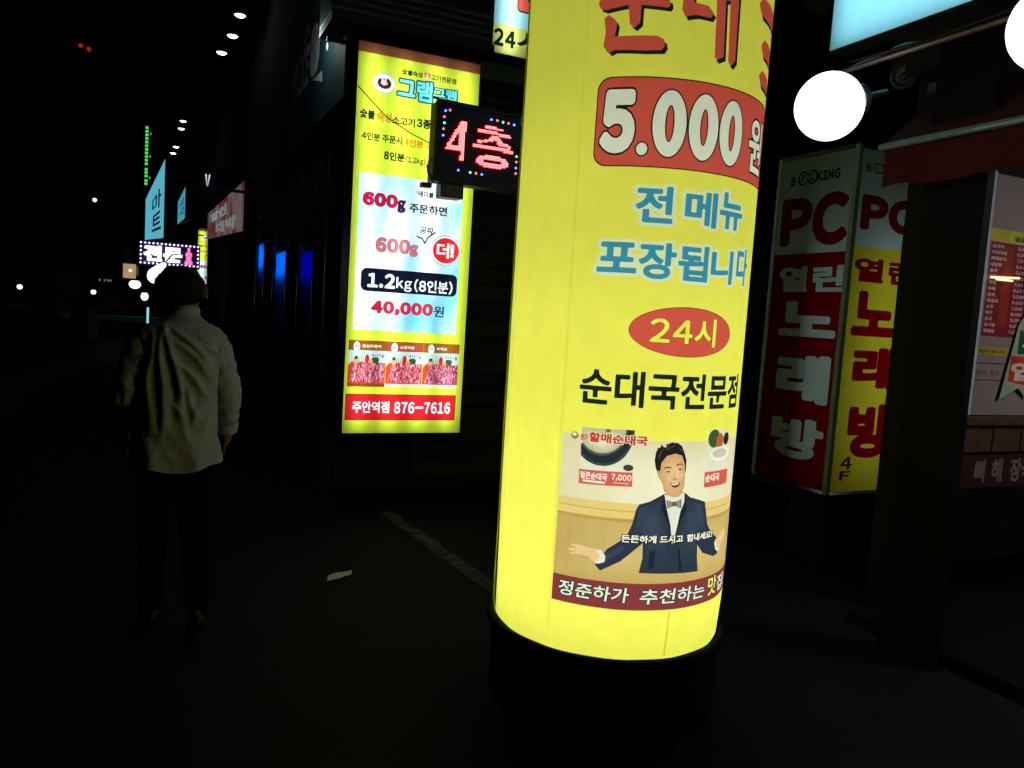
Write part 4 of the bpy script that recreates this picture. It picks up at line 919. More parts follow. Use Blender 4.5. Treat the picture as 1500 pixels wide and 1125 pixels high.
t = thing('hanging_banner', (-1.85, 20.5, 0), 'dim dark red hanging banner with a yellow corner at far left', 'banner')
def oP(px, py, dep): return None
box('cloth', (-2.03, 20.5, .9), (-1.62, 20.53, 1.95), paint((120, 24, 12), .8, wear=.8, scale=6), t); box('corner_print', (-1.97, 20.49, .88), (-1.78, 20.497, 1.05), paint((190, 160, 40), .8, wear=.7, scale=20), t)
box('pole', (-2.07, 20.51, 0), (-2.035, 20.55, 2.1), dk, t)
# dark box in front of the far yellow sign
t = thing('cabinet', (1.05, 13, 0), 'flat topped dark cabinet hiding the lower part of the distant yellow sign', 'cabinet')
box('body', (.62, 13.4, 0), (.935, 13.8, 1.60), paint((28, 12, 12), .8), t, .01); box('door', (.66, 13.39, .1), (.90, 13.399, 1.45), paint((36, 16, 14), .7), t); box('handle', (.87, 13.375, .8), (.885, 13.389, .95), dk, t)
# dark building masses that close the street
for (x0, y0, x1, y1, h, lb_) in ((-22, 6, -9, 40, 9, 'dark building along the left side of the street'), (-14, 75, 14, 90, 14, 'dark apartment block closing the far end of the street')):
    t = thing('dark_building', ((x0 + x1) / 2, (y0 + y1) / 2, 0), lb_, 'building')
    box('wall', (x0, y0, 0), (x1, y1, h), paint((24, 24, 28), .9), t)
    for k in range(6):
        if x1 < 0: box('window', (x1, y0 + 2 + k * 5, 3), (x1 + .03, y0 + 4 + k * 5, 4.5), gl, t)
        else: box('window', (x0 + 2 + k * 4, y0 - .03, 4), (x0 + 4 + k * 4, y0, 5.5), gl, t)

# ---------------------------------------------------------------- right side: PC room sign box
ps = thing('pillar_sign', (4.4, 4.1, 0), 'tall square dimly lit pillar sign with red PC letters above red and yellow faces', 'sign')
px_, ny, fy = 4.06, 3.78, 4.46; qx1 = 4.76; pz0, pz1 = .56, 2.80
Wp = fabric((182, 212, 214), .2); Rp = fabric((128, 3, 8), .2); Bp = fabric((14, 12, 14), .2); Yp = fabric((214, 206, 50), .2)
Gp = paint((110, 135, 140), .5, wear=.2, scale=14)
S = Sheet((-fy, pz0, -ny - .03, pz1), Wp, 1)
pb = [(-4.475,2.133),(-3.769,2.157)]; zb_ = (pb[0][1] + pb[1][1]) / 2
S.rect(Rp, (-fy, pz0, -ny - .03, zb_))
def ring2(S, m, inner, b, w):
    u0, v0, u1, v1 = b; S.ell(m, b, 24); S.ell(inner, (u0 + w, v0 + w, u1 - w, v1 - w), 24)
kx = [(-4.348,2.667),(-4.323,2.621),(-4.296,2.714),(-4.227,2.619),(-4.214,2.714),(-4.127,2.616),(-4.126,2.707),(-3.921,2.612)]
zc = kx[0][1]
kt = [(-4.117,2.633),(-3.924,2.639)]; zk0 = min(kt[0][1], kt[1][1]); 
S.txt(Bp, 'B', (kx[0][0] - .012, 2.622, kx[0][0] + .03, 2.682), .08)
ring2(S, Bp, Wp, (kx[2][0], 2.615, kx[2][0] + .10, 2.712), .012); S.txt(Bp, 'P', (kx[2][0] + .032, 2.637, kx[2][0] + .066, 2.69), .05)
ring2(S, Bp, Wp, (kx[2][0] + .085, 2.615, kx[2][0] + .18, 2.712), .012); S.txt(Bp, 'C', (kx[2][0] + .115, 2.637, kx[2][0] + .155, 2.69), .05)
S.txt(Bp, 'KING', (kx[6][0], 2.628, kx[7][0], 2.692), .09)
def big(S, m, ch, pts, bold=.05): S.txt(m, ch, pts, bold)
c1 = [(-4.419,2.522),(-4.134,2.184)]; c2 = [(-4.125,2.551),(-3.820,2.208)]
zP = (2.205, 2.53)
S.txt(Rp, 'P', (c1[0][0], zP[0], c1[1][0], zP[1]), .09, Bp, .003); S.txt(Rp, 'C', (c2[0][0], zP[0] - .01, c2[1][0], zP[1] + .01), .09, Bp, .003)
y_ = [(-4.391,2.062),(-4.119,1.872),(-4.076,2.071),(-3.805,1.873)]
zy = [(-4.093,2.058),(-4.071,1.882)]
S.txt(Wp, '열', (y_[0][0], zy[1][1], y_[1][0], zy[0][1]), .07, Bp, .003); S.txt(Wp, '린', (y_[2][0], zy[1][1], y_[3][0], zy[0][1]), .07, Bp, .003)
for ch, q in (('노', [(-4.353,1.819),(-3.830,1.574)]), ('래', [(-4.333,1.454),(-3.843,1.125)]), ('방', [(-4.331,1.015),(-3.846,0.729)])):
    S.txt(Wp, ch, q, .09, Bp, .003)
S.build('street_face', lambda u, v: (px_, -u, v), ps)
S = Sheet((px_ + .03, pz0, qx1, pz1), Wp, 1)
q_ = [(4.105,2.179),(4.465,2.190),(4.317,0.653)]; S.rect(Yp, (px_ + .03, pz0, qx1, (q_[0][1] + q_[1][1]) / 2))
b1 = [(4.134,2.707),(4.178,2.659),(4.193,2.723),(4.280,2.657)]
S.txt(Bp, 'B', (b1[0][0], b1[1][1], b1[1][0], b1[0][1]), .04); ring2(S, Bp, Wp, (b1[2][0], b1[3][1], b1[3][0] + .015, b1[2][1]), .009); S.txt(Bp, 'P', (b1[2][0] + .025, b1[3][1] + .03, b1[3][0] - .015, b1[2][1] - .03), .03)
S.txt(Bp, 'OKING', (b1[3][0] + .05, b1[1][1], qx1 - .06, b1[0][1]), .03)
d1 = [(4.129,2.512),(4.363,2.296),(4.378,2.502)]
S.txt(Rp, 'P', (d1[0][0], d1[1][1], d1[1][0], d1[0][1]), .09, Bp, .004); S.txt(Rp, 'C', (d1[2][0], d1[1][1], d1[2][0] + .25, d1[0][1]), .09, Bp, .004)
e1 = [(4.114,2.114),(4.384,1.958),(4.428,2.142)]
S.txt(Rp, '열', (e1[0][0], e1[1][1], e1[1][0], e1[0][1]), .06); S.txt(Rp, '린', (e1[2][0], e1[1][1], e1[2][0] + .22, e1[0][1]), .06)
for ch, a, b in (('노', 425, 492), ('래', 507, 572), ('방', 592, 672)):
    g_ = [(4.138,1.900),(4.179,1.604),(4.188,1.537),(4.229,1.244),(4.198,1.153),(4.248,0.785)]; k = {'노': 0, '래': 2, '방': 4}[ch]
    S.txt(Rp, ch, (g_[k][0], g_[k + 1][1], g_[k][0] + (.42 if ch != '노' else .40), g_[k][1]), .09)
f1 = [(4.142,0.796),(4.252,0.710),(4.148,0.699),(4.249,0.645)]
S.txt(fabric((96, 10, 30), .2), '4', (f1[0][0] + .02, f1[1][1], f1[1][0] + .02, f1[0][1]), .04); S.txt(fabric((96, 10, 30), .2), 'F', (f1[2][0] + .02, f1[3][1] - .01, f1[3][0] + .02, f1[2][1]), .04)
S.build('front_face', lambda u, v: (u, ny, v), ps)
box('back_panel', (px_ + .03, fy - .02, pz0), (qx1, fy, pz1), Gp, ps); box('side_panel', (qx1 - .02, ny + .003, pz0), (qx1, fy - .021, pz1), Gp, ps)
lamp('inner_lamp', 'AREA', (4.46, 4.16, 1.45), 1.35, ps, .12, 1.5, (-pi / 2, 0, 0), (.95, 1, 1))
for a, b, n_ in (((px_ - .008, ny - .008, pz0 - .02), (px_ + .028, ny + .028, pz1 + .02), 1), ((px_ - .008, fy, pz0 - .02), (px_ + .028, fy + .03, pz1 + .02), 1), ((qx1, ny - .008, pz0 - .02), (qx1 + .03, ny + .028, pz1 + .02), 1)):
    box('corner_post', a, b, Gp, ps, .003)
box('bottom_trim', (px_ - .004, ny - .004, pz0 - .06), (qx1 + .03, fy + .03, pz0 - .02), dk, ps); box('top_trim', (px_ - .004, ny - .004, pz1), (qx1 + .02, fy + .02, pz1 + .03), dk, ps)
box('stand', (4.25, 3.95, 0), (4.6, 4.3, pz0 - .06), dk, ps)

# ---------------------------------------------------------------- right shop: facade, awning, globes, lightbox, menu
rs = thing('restaurant_building', (6, 1, 0), 'dark restaurant building at right with black entrance pier', 'building')
box('pier', (3.47, 2.475, 0), (3.52, 2.80, 3.1), paint((7, 10, 10), .7, spec=.1), rs)
box('upper_wall', (3.72, -4, 3.1), (9, 3.3, 8), wallm, rs)
box('side_wall', (3.951, 3.16, 0), (9, 3.3, 3.1), paint((14, 14, 16), .8), rs)
box('floor', (3.6, -4, .001), (9, 3.1, .06), paint((9, 8, 8), .8, spec=.1), rs)
box('rear_wall', (8.8, -4, .06), (9, 3.1, 3.1), paint((30, 26, 24), .8), rs)
box('ceiling', (3.6, -4, 3.0), (8.8, 3.1, 3.1), paint((20, 20, 22), .8), rs)
# big cyan light box
lbx = thing('fascia_lightbox', (3.6, 1, 3.2), 'large pale cyan backlit fascia panel above the globe lamps at top right', 'sign')
wz0 = 3.27
S = Sheet((-3.65, wz0, -1.2, 4.4), fabric((150, 226, 248)), 6)
S.build('lit_face', lambda u, v: (3.6, -u, v), lbx)
bm = bmesh.new(); bx(bm, 3.603, 1.19, wz0 - .012, 3.719, 3.66, wz0 - .001); bx(bm, 3.603, 3.651, wz0, 3.719, 3.662, 4.41); bx(bm, 3.603, 1.19, 4.401, 3.719, 3.65, 4.412); bx(bm, 3.603, 1.18, wz0, 3.719, 1.189, 4.41)
from_bm('frame', bm, paint((60, 66, 70), .4, .3), lbx); box('back_panel', (3.705, 1.2, wz0), (3.715, 3.65, 4.4), wb, lbx)
lamp('backlight', 'AREA', (3.70, 2.42, 3.84), 13.0, lbx, 2.4, 1.1, (pi / 2, 0, pi / 2), (.9, 1, 1))
lamp('ceiling_lamp', 'AREA', (5.2, 1.2, 2.95), 42.0, rs, .3, 1.2, (0, 0, 0), (.95, .9, .9))
# globes
def globe(p, lab):
    t = thing('globe_lamp', p, lab, 'lamp', 'white globe lamps over the restaurant front')
    bm = bmesh.new(); bmesh.ops.create_uvsphere(bm, u_segments=40, v_segments=24, radius=.152, matrix=Matrix.Translation(p)); from_bm('globe', bm, glow((244, 255, 255), 2.2), t, smooth=True)
    d = Vector((1, -.25, .35)).normalized(); Mx = Matrix.Translation(p) @ Vector((0, 0, 1)).rotation_difference(d).to_matrix().to_4x4()
    bm = bmesh.new(); lathe(bm, [(.05, .147), (.062, .15), (.064, .175), (.03, .185), (.014, .20), (.014, .30), (0, .30)], (0, 0, 0), 24, Mx); from_bm('collar', bm, paint((90, 96, 100), .3, .7), t)
    return t
G1 = (2.79, 2.80, 2.64); G2 = (2.79, 1.80, 2.70)
globe(G1, 'fully visible white glowing globe lamp above the PC pillar sign'); globe(G2, 'white globe lamp cut off by the right edge of the picture')
globe((2.79, .8, 2.70), 'unseen white globe lamp added to the row past the right edge of the picture for its light')  # unseen globe continuing the row, added to light pillar sign and man
rl = thing('lamp_rail', (2.9, 2, 2.9), 'thin dark rail of the globe lamps running under the cyan lightbox', 'rail')
bm = bmesh.new(); tube(bm, [(2.98, 3.05, 2.86), (2.98, -1, 2.86)], .013, 8); from_bm('rod', bm, paint((120, 100, 96), .4, .6), rl)
bm = bmesh.new(); tube(bm, [(2.99, 2.9, 2.90), (3.0, 2.5, 2.885), (2.99, 2.0, 2.90), (3.0, 1.5, 2.88), (2.99, .5, 2.9)], .008, 6); from_bm('wire', bm, dk, rl)
for y in (2.9, 1.2, 0.0): 
    bm = bmesh.new(); tube(bm, [(2.98, y, 2.86), (3.35, y, 3.05), (3.72, y, 3.15)], .012, 6); from_bm('strut', bm, paint((60, 62, 66), .4, .6), rl)
# round speaker
sp = thing('wall_speaker', (3.93, 3.3, 3.0), 'small round dark wall speaker right of the globe lamp', 'speaker')
cs = Vector((3.66, 3.16, 3.02)); dirn = Vector((-1, -.5, -.2)).normalized(); Mx = Matrix.Translation(cs) @ Vector((0, 0, 1)).rotation_difference(dirn).to_matrix().to_4x4()
bm = bmesh.new(); lathe(bm, [(0, -.06), (.06, -.06), (.07, 0), (.055, .01), (.045, -.005), (.02, -.01), (.012, .005), (0, .008)], (0, 0, 0), 28, Mx); from_bm('cone', bm, paint((56, 66, 66), .5), sp)
box('mount', (3.68, 3.18, 3.0), (3.80, 3.22, 3.04), dk, sp)
# awning
aw = thing('awning', (3.5, 1, 2.36), 'dark red fabric awning with a metal front rail over the restaurant entrance', 'awning')
redf = paint((66, 1, 4), .9, wear=.35, scale=30, bump=.4)
vs_, fs_ = [], []
n = 90
for i in range(n + 1):
    y = 3.0 - i * 5.0 / n; off = .012 * math.sin(i * .9) + .008 * noise.noise(Vector((i * .3, 0, 0)))
    for j, z in enumerate((2.555, 2.50, 2.43, 2.37 + .008 * math.sin(i * .7))): vs_.append((3.40 - off * j / 3, y, z))
for i in range(n):
    for j in range(3): a = i * 4 + j; fs_.append((a, a + 4, a + 5, a + 1))
mesh('valance', vs_, fs_, redf, aw, smooth=True)
mesh('canopy', [(3.40, 3.0, 2.60), (3.40, -2, 2.60), (3.72, -2, 2.88), (3.72, 3.0, 2.88), (3.40, 3.0, 2.58), (3.40, -2, 2.58), (3.72, -2, 2.86), (3.72, 3.0, 2.86)], [(0, 1, 2, 3), (7, 6, 5, 4), (0, 3, 7, 4), (1, 5, 6, 2), (0, 4, 5, 1), (3, 2, 6, 7)], redf, aw)
bm = bmesh.new(); tube(bm, [(3.385, 3.02, 2.575), (3.385, -2, 2.575)], .018, 10); from_bm('front_rail', bm, paint((150, 170, 178), .35, .6), aw)
mesh('end_flap', [(3.40, 3.001, 2.60), (3.40, 3.001, 2.38), (3.72, 3.001, 2.5), (3.72, 3.001, 2.88)], [(0, 1, 2, 3)], redf, aw)
box('top_beam', (3.66, -2, 2.89), (3.71, 3.0, 2.94), paint((80, 110, 114), .4, .4), aw)
# menu board inside the doorway
mn = thing('menu_board', (4.7, 3.1, .7), 'white framed menu board with a red price table inside the dark entrance at right', 'menu board')
mg = paint((132, 120, 118), .5, wear=.1); MYl = paint((190, 180, 40), .5); MR = paint((130, 20, 38), .5); MW = paint((200, 196, 190), .5)
mx0 = 4.27; mx1 = 5.3
S = Sheet((mx0, 1.19, mx1, 2.56), mg, 1)
yz = [(4.274,2.259),(4.278,2.188)]; S.rect(MYl, (mx0 + .02, yz[1][1], mx1, yz[0][1]))
S.txt(paint((30, 90, 50), .5), '할매 순대국', (mx0 + .22, yz[1][1] + .012, mx0 + .80, yz[0][1] - .03), .04)
tz = yz[1][1] - .004; tb = [(4.296,1.649)][0][1]
S.rect(MR, (mx0 + .03, tb, mx1 - .2, tz))
S.rect(paint((150, 50, 20), .5), (mx0 + .16, tb + .06, mx0 + .24, tz - .03))
rows = 15; items = ['순대국', '머리국밥', '뼈해장국', '내장탕', '술국', '모듬순대', '족발', '수육', '김치', '막걸리', '소주', '맥주', '음료', '공기밥', '볶음밥']
for i in range(rows):
    z1_ = tz - .012 - i * (tz - tb - .02) / rows; z0_ = z1_ - .6 * (tz - tb) / rows
    S.txt(MW, items[i], (mx0 + .045, z0_, mx0 + .045 + .033 * len(items[i]), z1_), .03); S.txt(MW, '%d,000' % (5 + i % 4), (mx0 + .27, z0_, mx0 + .37, z1_), .03)
    S.txt(MW, items[-1 - i], (mx0 + .42, z0_, mx0 + .42 + .033 * len(items[-1 - i]), z1_), .03)
yy = [(4.282,1.586),(4.551,1.539),(4.298,1.492),(4.483,1.479),(4.287,1.395),(4.509,1.389),(4.292,1.454),(4.503,1.421)]
S.rect(paint((170, 150, 40), .5), (yy[0][0], yy[1][1], yy[1][0] + .05, yy[0][1])); S.txt(paint((60, 90, 50), .5), '합니다!', (yy[0][0] + .012, yy[1][1] + .012, yy[1][0] - .03, yy[0][1] - .012), .03)
for z_ in (yy[2][1], yy[4][1]): S.rect(paint((60, 30, 60), .5), (yy[0][0] - .02, z_ - .003, yy[1][0] + .1, z_ + .003))
S.txt(paint((130, 40, 60), .5), '원산지', (yy[6][0], yy[7][1], yy[6][0] + .10, yy[6][1]), .03); S.txt(paint((130, 40, 60), .5), '표시', (yy[6][0] + .13, yy[7][1], yy[6][0] + .20, yy[6][1]), .03)
S.build('printed_board', lambda u, v: (u, 3.0, v), mn)
box('frame_side', (mx0 - .055, 2.985, 1.19), (mx0 - .002, 3.05, 2.57), paint((180, 195, 205), .4), mn, .004)
box('backing', (mx0, 3.003, 1.19), (mx1, 3.05, 2.56), dk, mn)
wood = paint((78, 54, 34), .6, wear=.4, scale=12)
wc = thing('wainscot', (4.7, 3.05, .9), 'brown wooden wainscot panelling below the menu board', 'panelling')
wz_ = [(4.249,1.171),(4.282,0.972)]
for i in range(9): box('panel', (4.235 + i * .13, 2.985 + .004 * (i % 2), wz_[1][1] + .0), (4.36 + i * .13, 3.06, wz_[0][1] - .04), wood, wc, .004)
box('cap_rail', (4.22, 2.965, wz_[0][1] - .038), (5.45, 3.06, wz_[0][1] + .012), wood, wc, .004)
nb = thing('banner_strip', (4.7, 2.97, .6), 'dark red strip with white lettering along the bottom of the entrance wall', 'banner')
rz_ = [(4.267,0.960),(4.295,0.790),(4.321,0.639)]
S = Sheet((4.18, rz_[2][1] - .3, 5.4, rz_[0][1]), paint((16, 20, 8), .8, wear=.7, scale=5, spec=.05), 1)
S.rect(paint((48, 2, 6), .8), (4.18, rz_[1][1] - .02, 5.4, rz_[0][1])); 
S.txt(paint((110, 104, 102), .6), '뼈', (4.325, rz_[1][1] + .006, 4.415, rz_[0][1] - .022), .05); S.txt(paint((110, 104, 102), .6), '해', (4.475, rz_[1][1] + .006, 4.57, rz_[0][1] - .022), .05); S.txt(paint((110, 104, 102), .6), '장국', (4.64, rz_[1][1] + .006, 4.85, rz_[0][1] - .022), .05)
S.build('printed_strip', lambda u, v: (u, 2.96, v), nb); box('backing', (4.18, 2.963, rz_[2][1] - .3), (5.4, 2.984, rz_[0][1]), dk, nb)
pn = thing('pennant', (4.6, 2.95, 1.3), 'pale green swallowtail pennant with green and orange squares in front of the menu board', 'pennant')
S = Sheet((4.30, 1.2, 4.9, 1.95), paint((150, 165, 140), .7, wear=.2), 1)
pm = [(4.652,1.800),(4.606,1.727),(4.494,1.286),(4.655,1.354),(4.758,1.289)]
up, lo = max(q[1] for q in pm), min(q[1] for q in pm)
pts = pm + [(4.75, pm[-1][1]), (4.75, pm[0][1] + .03)]
S.L = [(0, [pts])]; S.base = 1
S.rect(paint((20, 90, 40), .6), [(4.618,1.696),(4.832,1.555)], .005); S.poly(paint((190, 60, 20), .6), [(4.560,1.545),(4.558,1.391),(4.849,1.357),(4.835,1.536)])
S.txt(paint((215, 210, 195), .6), '업', [(4.580,1.507),(4.779,1.395)], .06); S.txt(paint((215, 210, 195), .6), '개', [(4.648,1.684),(4.797,1.574)], .06)
S.build('printed_cloth', lambda u, v: (u, 2.982 + .004 * math.sin(u * 40), v), pn)
bm = bmesh.new(); tube(bm, [(4.6, 2.984, 1.9), (4.6, 2.986, 2.05), (4.6, 2.992, 2.1)], .004, 6); from_bm('string', bm, dk, pn)
rf = thing('glow_bar', (4.4, 2.96, 1.95), 'pair of thin warm glowing bars added as the reflection of ceiling tubes on the menu board', 'light')  # added glowing bars imitate tube reflections on the board
tp = [(4.280,1.979),(4.527,1.992),(4.328,1.972),(4.468,1.972)]
for a, b in ((0, 1), (2, 3)):
    bm = bmesh.new(); tube(bm, [(tp[a][0], 2.965, tp[a][1]), (tp[b][0], 2.965, tp[b][1])], .006, 8); from_bm('tube', bm, glow((255, 255, 190), 1.3), rf)

# dim things between the column and the pillar sign
q_ = [(5.556,2.525),(6.088,2.576),(5.743,0.854),(5.672,1.648),(5.950,1.339)]
nbd = thing('notice_board', (q_[0][0] + .2, 6.6, 1), 'dim teal notice board on the dark wall between the column and the PC pillar', 'board')
box('board', (q_[0][0], 6.60, q_[2][1]), (q_[1][0], 6.655, q_[0][1]), paint((30, 84, 84), .7, wear=.4, scale=4), nbd, .005)
box('screen', (q_[3][0], 6.585, q_[4][1]), (q_[4][0], 6.599, q_[3][1]), paint((8, 8, 10), .3), nbd)
for k in range(14): box('light_speck', (q_[3][0] + .02 + random.random() * .11, 6.58, q_[4][1] + .03 + random.random() * .15), (q_[3][0] + .035 + random.random() * .11, 6.584, q_[4][1] + .04 + random.random() * .15), paint((90, 120, 130), .5), nbd)  # pale painted specks stand in for tiny lights on the box
q_ = [(5.400,4.458),(6.033,4.114),(5.597,3.120),(6.044,2.623)]
sp_ = thing('painted_panel', (q_[0][0] + .3, 6.6, 3), 'faint teal panel high on the dark wall right of the column', 'panel')
box('panel', (q_[0][0] - .1, 6.60, q_[1][1]), (q_[1][0], 6.655, q_[0][1] - .1), paint((24, 62, 66), .7, wear=.4, scale=3), sp_, .005)
pp = thing('poster', (q_[2][0] + .1, 6.62, 2.2), 'dark poster with faint pale flourish beside the column, above the teal board', 'poster')
box('sheet', (q_[2][0], 6.62, q_[3][1]), (q_[3][0], 6.655, q_[2][1]), paint((54, 10, 12), .7, wear=.4), pp)
bm = bmesh.new(); tube(bm, [(q_[2][0] + .05, 6.61, q_[3][1] + .15), (q_[2][0] + .10, 6.61, q_[3][1] + .28), (q_[2][0] + .16, 6.61, q_[3][1] + .24), (q_[2][0] + .21, 6.61, q_[3][1] + .36)], .012, 6); from_bm('flourish', bm, paint((90, 80, 60), .7), pp)
q_ = [(5.942,5.233),(6.280,4.872),(5.948,4.880)]
hp = thing('wall_plate', (q_[0][0] + .1, 6.4, 3.9), 'small pale grey panel crossed by thin wires at the top, left of the cyan lightbox', 'panel')
box('plate', (q_[0][0], 6.40, q_[2][1]), (q_[1][0], 6.44, q_[0][1] + .3), paint((150, 170, 170), .6), hp, .004)
bm = bmesh.new(); tube(bm, [(q_[0][0] + .08, 6.39, q_[0][1]), (q_[0][0] + .05, 6.39, q_[2][1])], .004, 6); tube(bm, [(q_[0][0] + .08, 6.385, q_[0][1]), (q_[1][0], 6.385, q_[2][1] - .05)], .004, 6); from_bm('wire', bm, dk, hp)
by = thing('ball_ornament', (3.3, 4.6, 2.5), 'small dull yellow ball hanging under the left globe lamp', 'ornament')
bm = bmesh.new(); bmesh.ops.create_uvsphere(bm, u_segments=16, v_segments=10, radius=.032, matrix=Matrix.Translation((3.86, 4.66, 2.93))); from_bm('ball', bm, paint((120, 116, 60), .4), by, smooth=True)
bm = bmesh.new(); tube(bm, [(3.86, 4.66, 2.962), (3.86, 4.66, 3.6)], .004, 6); from_bm('string', bm, dk, by)

# ---------------------------------------------------------------- the man walking away
man = thing('person', (0.104, 3.93, 0), 'person seen from behind walking away in a loose untucked pale grey shirt', 'person')
man.scale = (.94, 1, 1)
def skin_mesh(name, verts, edges, radii, root, mat, parent, sub=2):
    me = bpy.data.meshes.new(name); me.from_pydata(verts, edges, [])
    o = bpy.data.objects.new(name, me); C.objects.link(o)
    sk = o.modifiers.new('skin', 'SKIN'); sk.use_smooth_shade = True
    for i, r in enumerate(radii):
        d = me.skin_vertices[0].data[i]; d.radius = (r, r) if not isinstance(r, tuple) else r; d.use_root = (i == root)
    sb = o.modifiers.new('sub', 'SUBSURF'); sb.levels = sub; sb.render_levels = sub
    dg = bpy.context.evaluated_depsgraph_get(); dg.update()
    m2 = bpy.data.meshes.new_from_object(o.evaluated_get(dg)); m2.name = name
    bpy.data.objects.remove(o); m2.materials.clear(); m2.materials.append(mat)
    m2.polygons.foreach_set('use_smooth', [True] * len(m2.polygons))
    n = bpy.data.objects.new(name, m2); return link(n, parent)
V = [(-.01, 0, .93), (-.01, 0, 1.08), (0, 0, 1.24), (.01, .01, 1.38), (.016, .015, 1.47), (.018, .03, 1.53), (.018, .035, 1.60), (.018, .025, 1.665), (.018, .02, 1.70)]
R_ = [(.13, .10), (.12, .09), (.13, .09), (.11, .075), .05, .056, (.078, .09), (.082, .095), (.05, .06)]
E_ = [(i, i + 1) for i in range(8)]
def chain(start, pts, rr):
    k = start
    for p, r in zip(pts, rr): V.append(p); R_.append(r); E_.append((k, len(V) - 1)); k = len(V) - 1
    return k
for s, el, wr in ((-1, (-.235, -.03, 1.15), (-.252, .09, .955)), (1, (.230, -.035, 1.15), (.240, .075, .965))):
    w = chain(3, [(s * .13, 0, 1.405), (s * .20, 0, 1.38), ((s * .2 + el[0]) / 2, el[1] / 2, 1.27), el, ((el[0] + wr[0]) / 2, (el[1] + wr[1]) / 2, (el[2] + wr[2]) / 2), wr], [.055, .048, .04, .036, .034, .026])
    pm_ = chain(w, [(wr[0] - s * .005, wr[1] + .035, wr[2] - .06)], [(.038, .02)])
    for f in range(4):
        b = (wr[0] - s * .008, wr[1] + .01 + .020 * f, wr[2] - .085 - .004 * (f in (1, 2)))
        l = (.055, .065, .062, .05)[f]
        chain(pm_, [b, (b[0] - s * .006, b[1] + .006, b[2] - l * .5), (b[0] - s * .02, b[1] + .008, b[2] - l)], [.009, .0085, .0075])
    chain(w, [(wr[0] - s * .02, wr[1] + .05, wr[2] - .035), (wr[0] - s * .03, wr[1] + .075, wr[2] - .065), (wr[0] - s * .032, wr[1] + .08, wr[2] - .085)], [.012, .011, .009])
for s, kn, an in ((-1, (-.10, .12, .50), (-.11, .06, .10)), (1, (.09, .02, .50), (.10, -.22, .16))):
    chain(0, [(s * .09, 0, .86), ((s * .09 + kn[0]) / 2, kn[1] / 2, .68), kn, ((kn[0] + an[0]) / 2, (kn[1] + an[1]) / 2 - .01, (kn[2] + an[2]) / 2 + .03), an, (an[0], an[1] + .13, an[2] - .055 if s < 0 else an[2] - .10)], [.075, .065, .05, .042, .032, .03])
skinm = paint((104, 72, 56), .6, wear=.08)
body = skin_mesh('body', V, E_, R_, 0, skinm, man)
# ears and nose
bm = bmesh.new()
for s in (-1, 1): bmesh.ops.create_uvsphere(bm, u_segments=12, v_segments=8, radius=1, matrix=Matrix.Translation((.018 + s * .096, .035, 1.605)) @ Matrix.Rotation(s * .3, 4, 'Z') @ Matrix.Diagonal((.010, .02, .032, 1)))
me = bpy.data.meshes.new('ear'); bm.to_mesh(me); bm.free(); me.materials.append(skinm); link(bpy.data.objects.new('ear', me), man)
bm = bmesh.new(); bmesh.ops.create_cone(bm, cap_ends=True, segments=8, radius1=.018, radius2=.006, depth=.05, matrix=Matrix.Translation((.018, .135, 1.60)) @ Matrix.Rotation(.5, 4, 'X'))
me = bpy.data.meshes.new('nose'); bm.to_mesh(me); bm.free(); me.materials.append(skinm); link(bpy.data.objects.new('nose', me), man)
# hair
bm = bmesh.new(); bmesh.ops.create_icosphere(bm, subdivisions=5, radius=1)
for v in list(bm.verts):
    d = v.co.copy(); n = .06 * noise.noise(d * 3) + .05 * noise.noise(Vector((d.x * 22, d.y * 22, d.z * 5)))
    v.co = Vector((-.004 + d.x * .117 * (1 + n), .02 + d.y * .118 * (1 + n), 1.625 + d.z * .102 * (1 + n)))
    if d.y > .45 and d.z < .35: v.co = Vector((.018 + d.x * .07, .05 + d.y * .02, 1.64 + d.z * .03))
    if d.z < -.55: v.co.z = 1.57 + (v.co.z - 1.57) * .6; v.co.x = .018 + (v.co.x - .018) * .85
me = bpy.data.meshes.new('hair'); bm.to_mesh(me); bm.free(); me.materials.append(paint((12, 8, 8), .7, wear=.5, scale=60, spec=.15)); me.polygons.foreach_set('use_smooth', [True] * len(me.polygons)); link(bpy.data.objects.new('hair', me), man)
# shirt
def lerp_tab(tab, z):
    for a, b in zip(tab, tab[1:]):
        if a[0] >= z >= b[0]:
            t = (a[0] - z) / (a[0] - b[0]); t = t * t * (3 - 2 * t) * .5 + t * .5
            return [a[i] + (b[i] - a[i]) * t for i in range(1, len(a))]
    return list(tab[-1][1:] if z < tab[-1][0] else tab[0][1:])
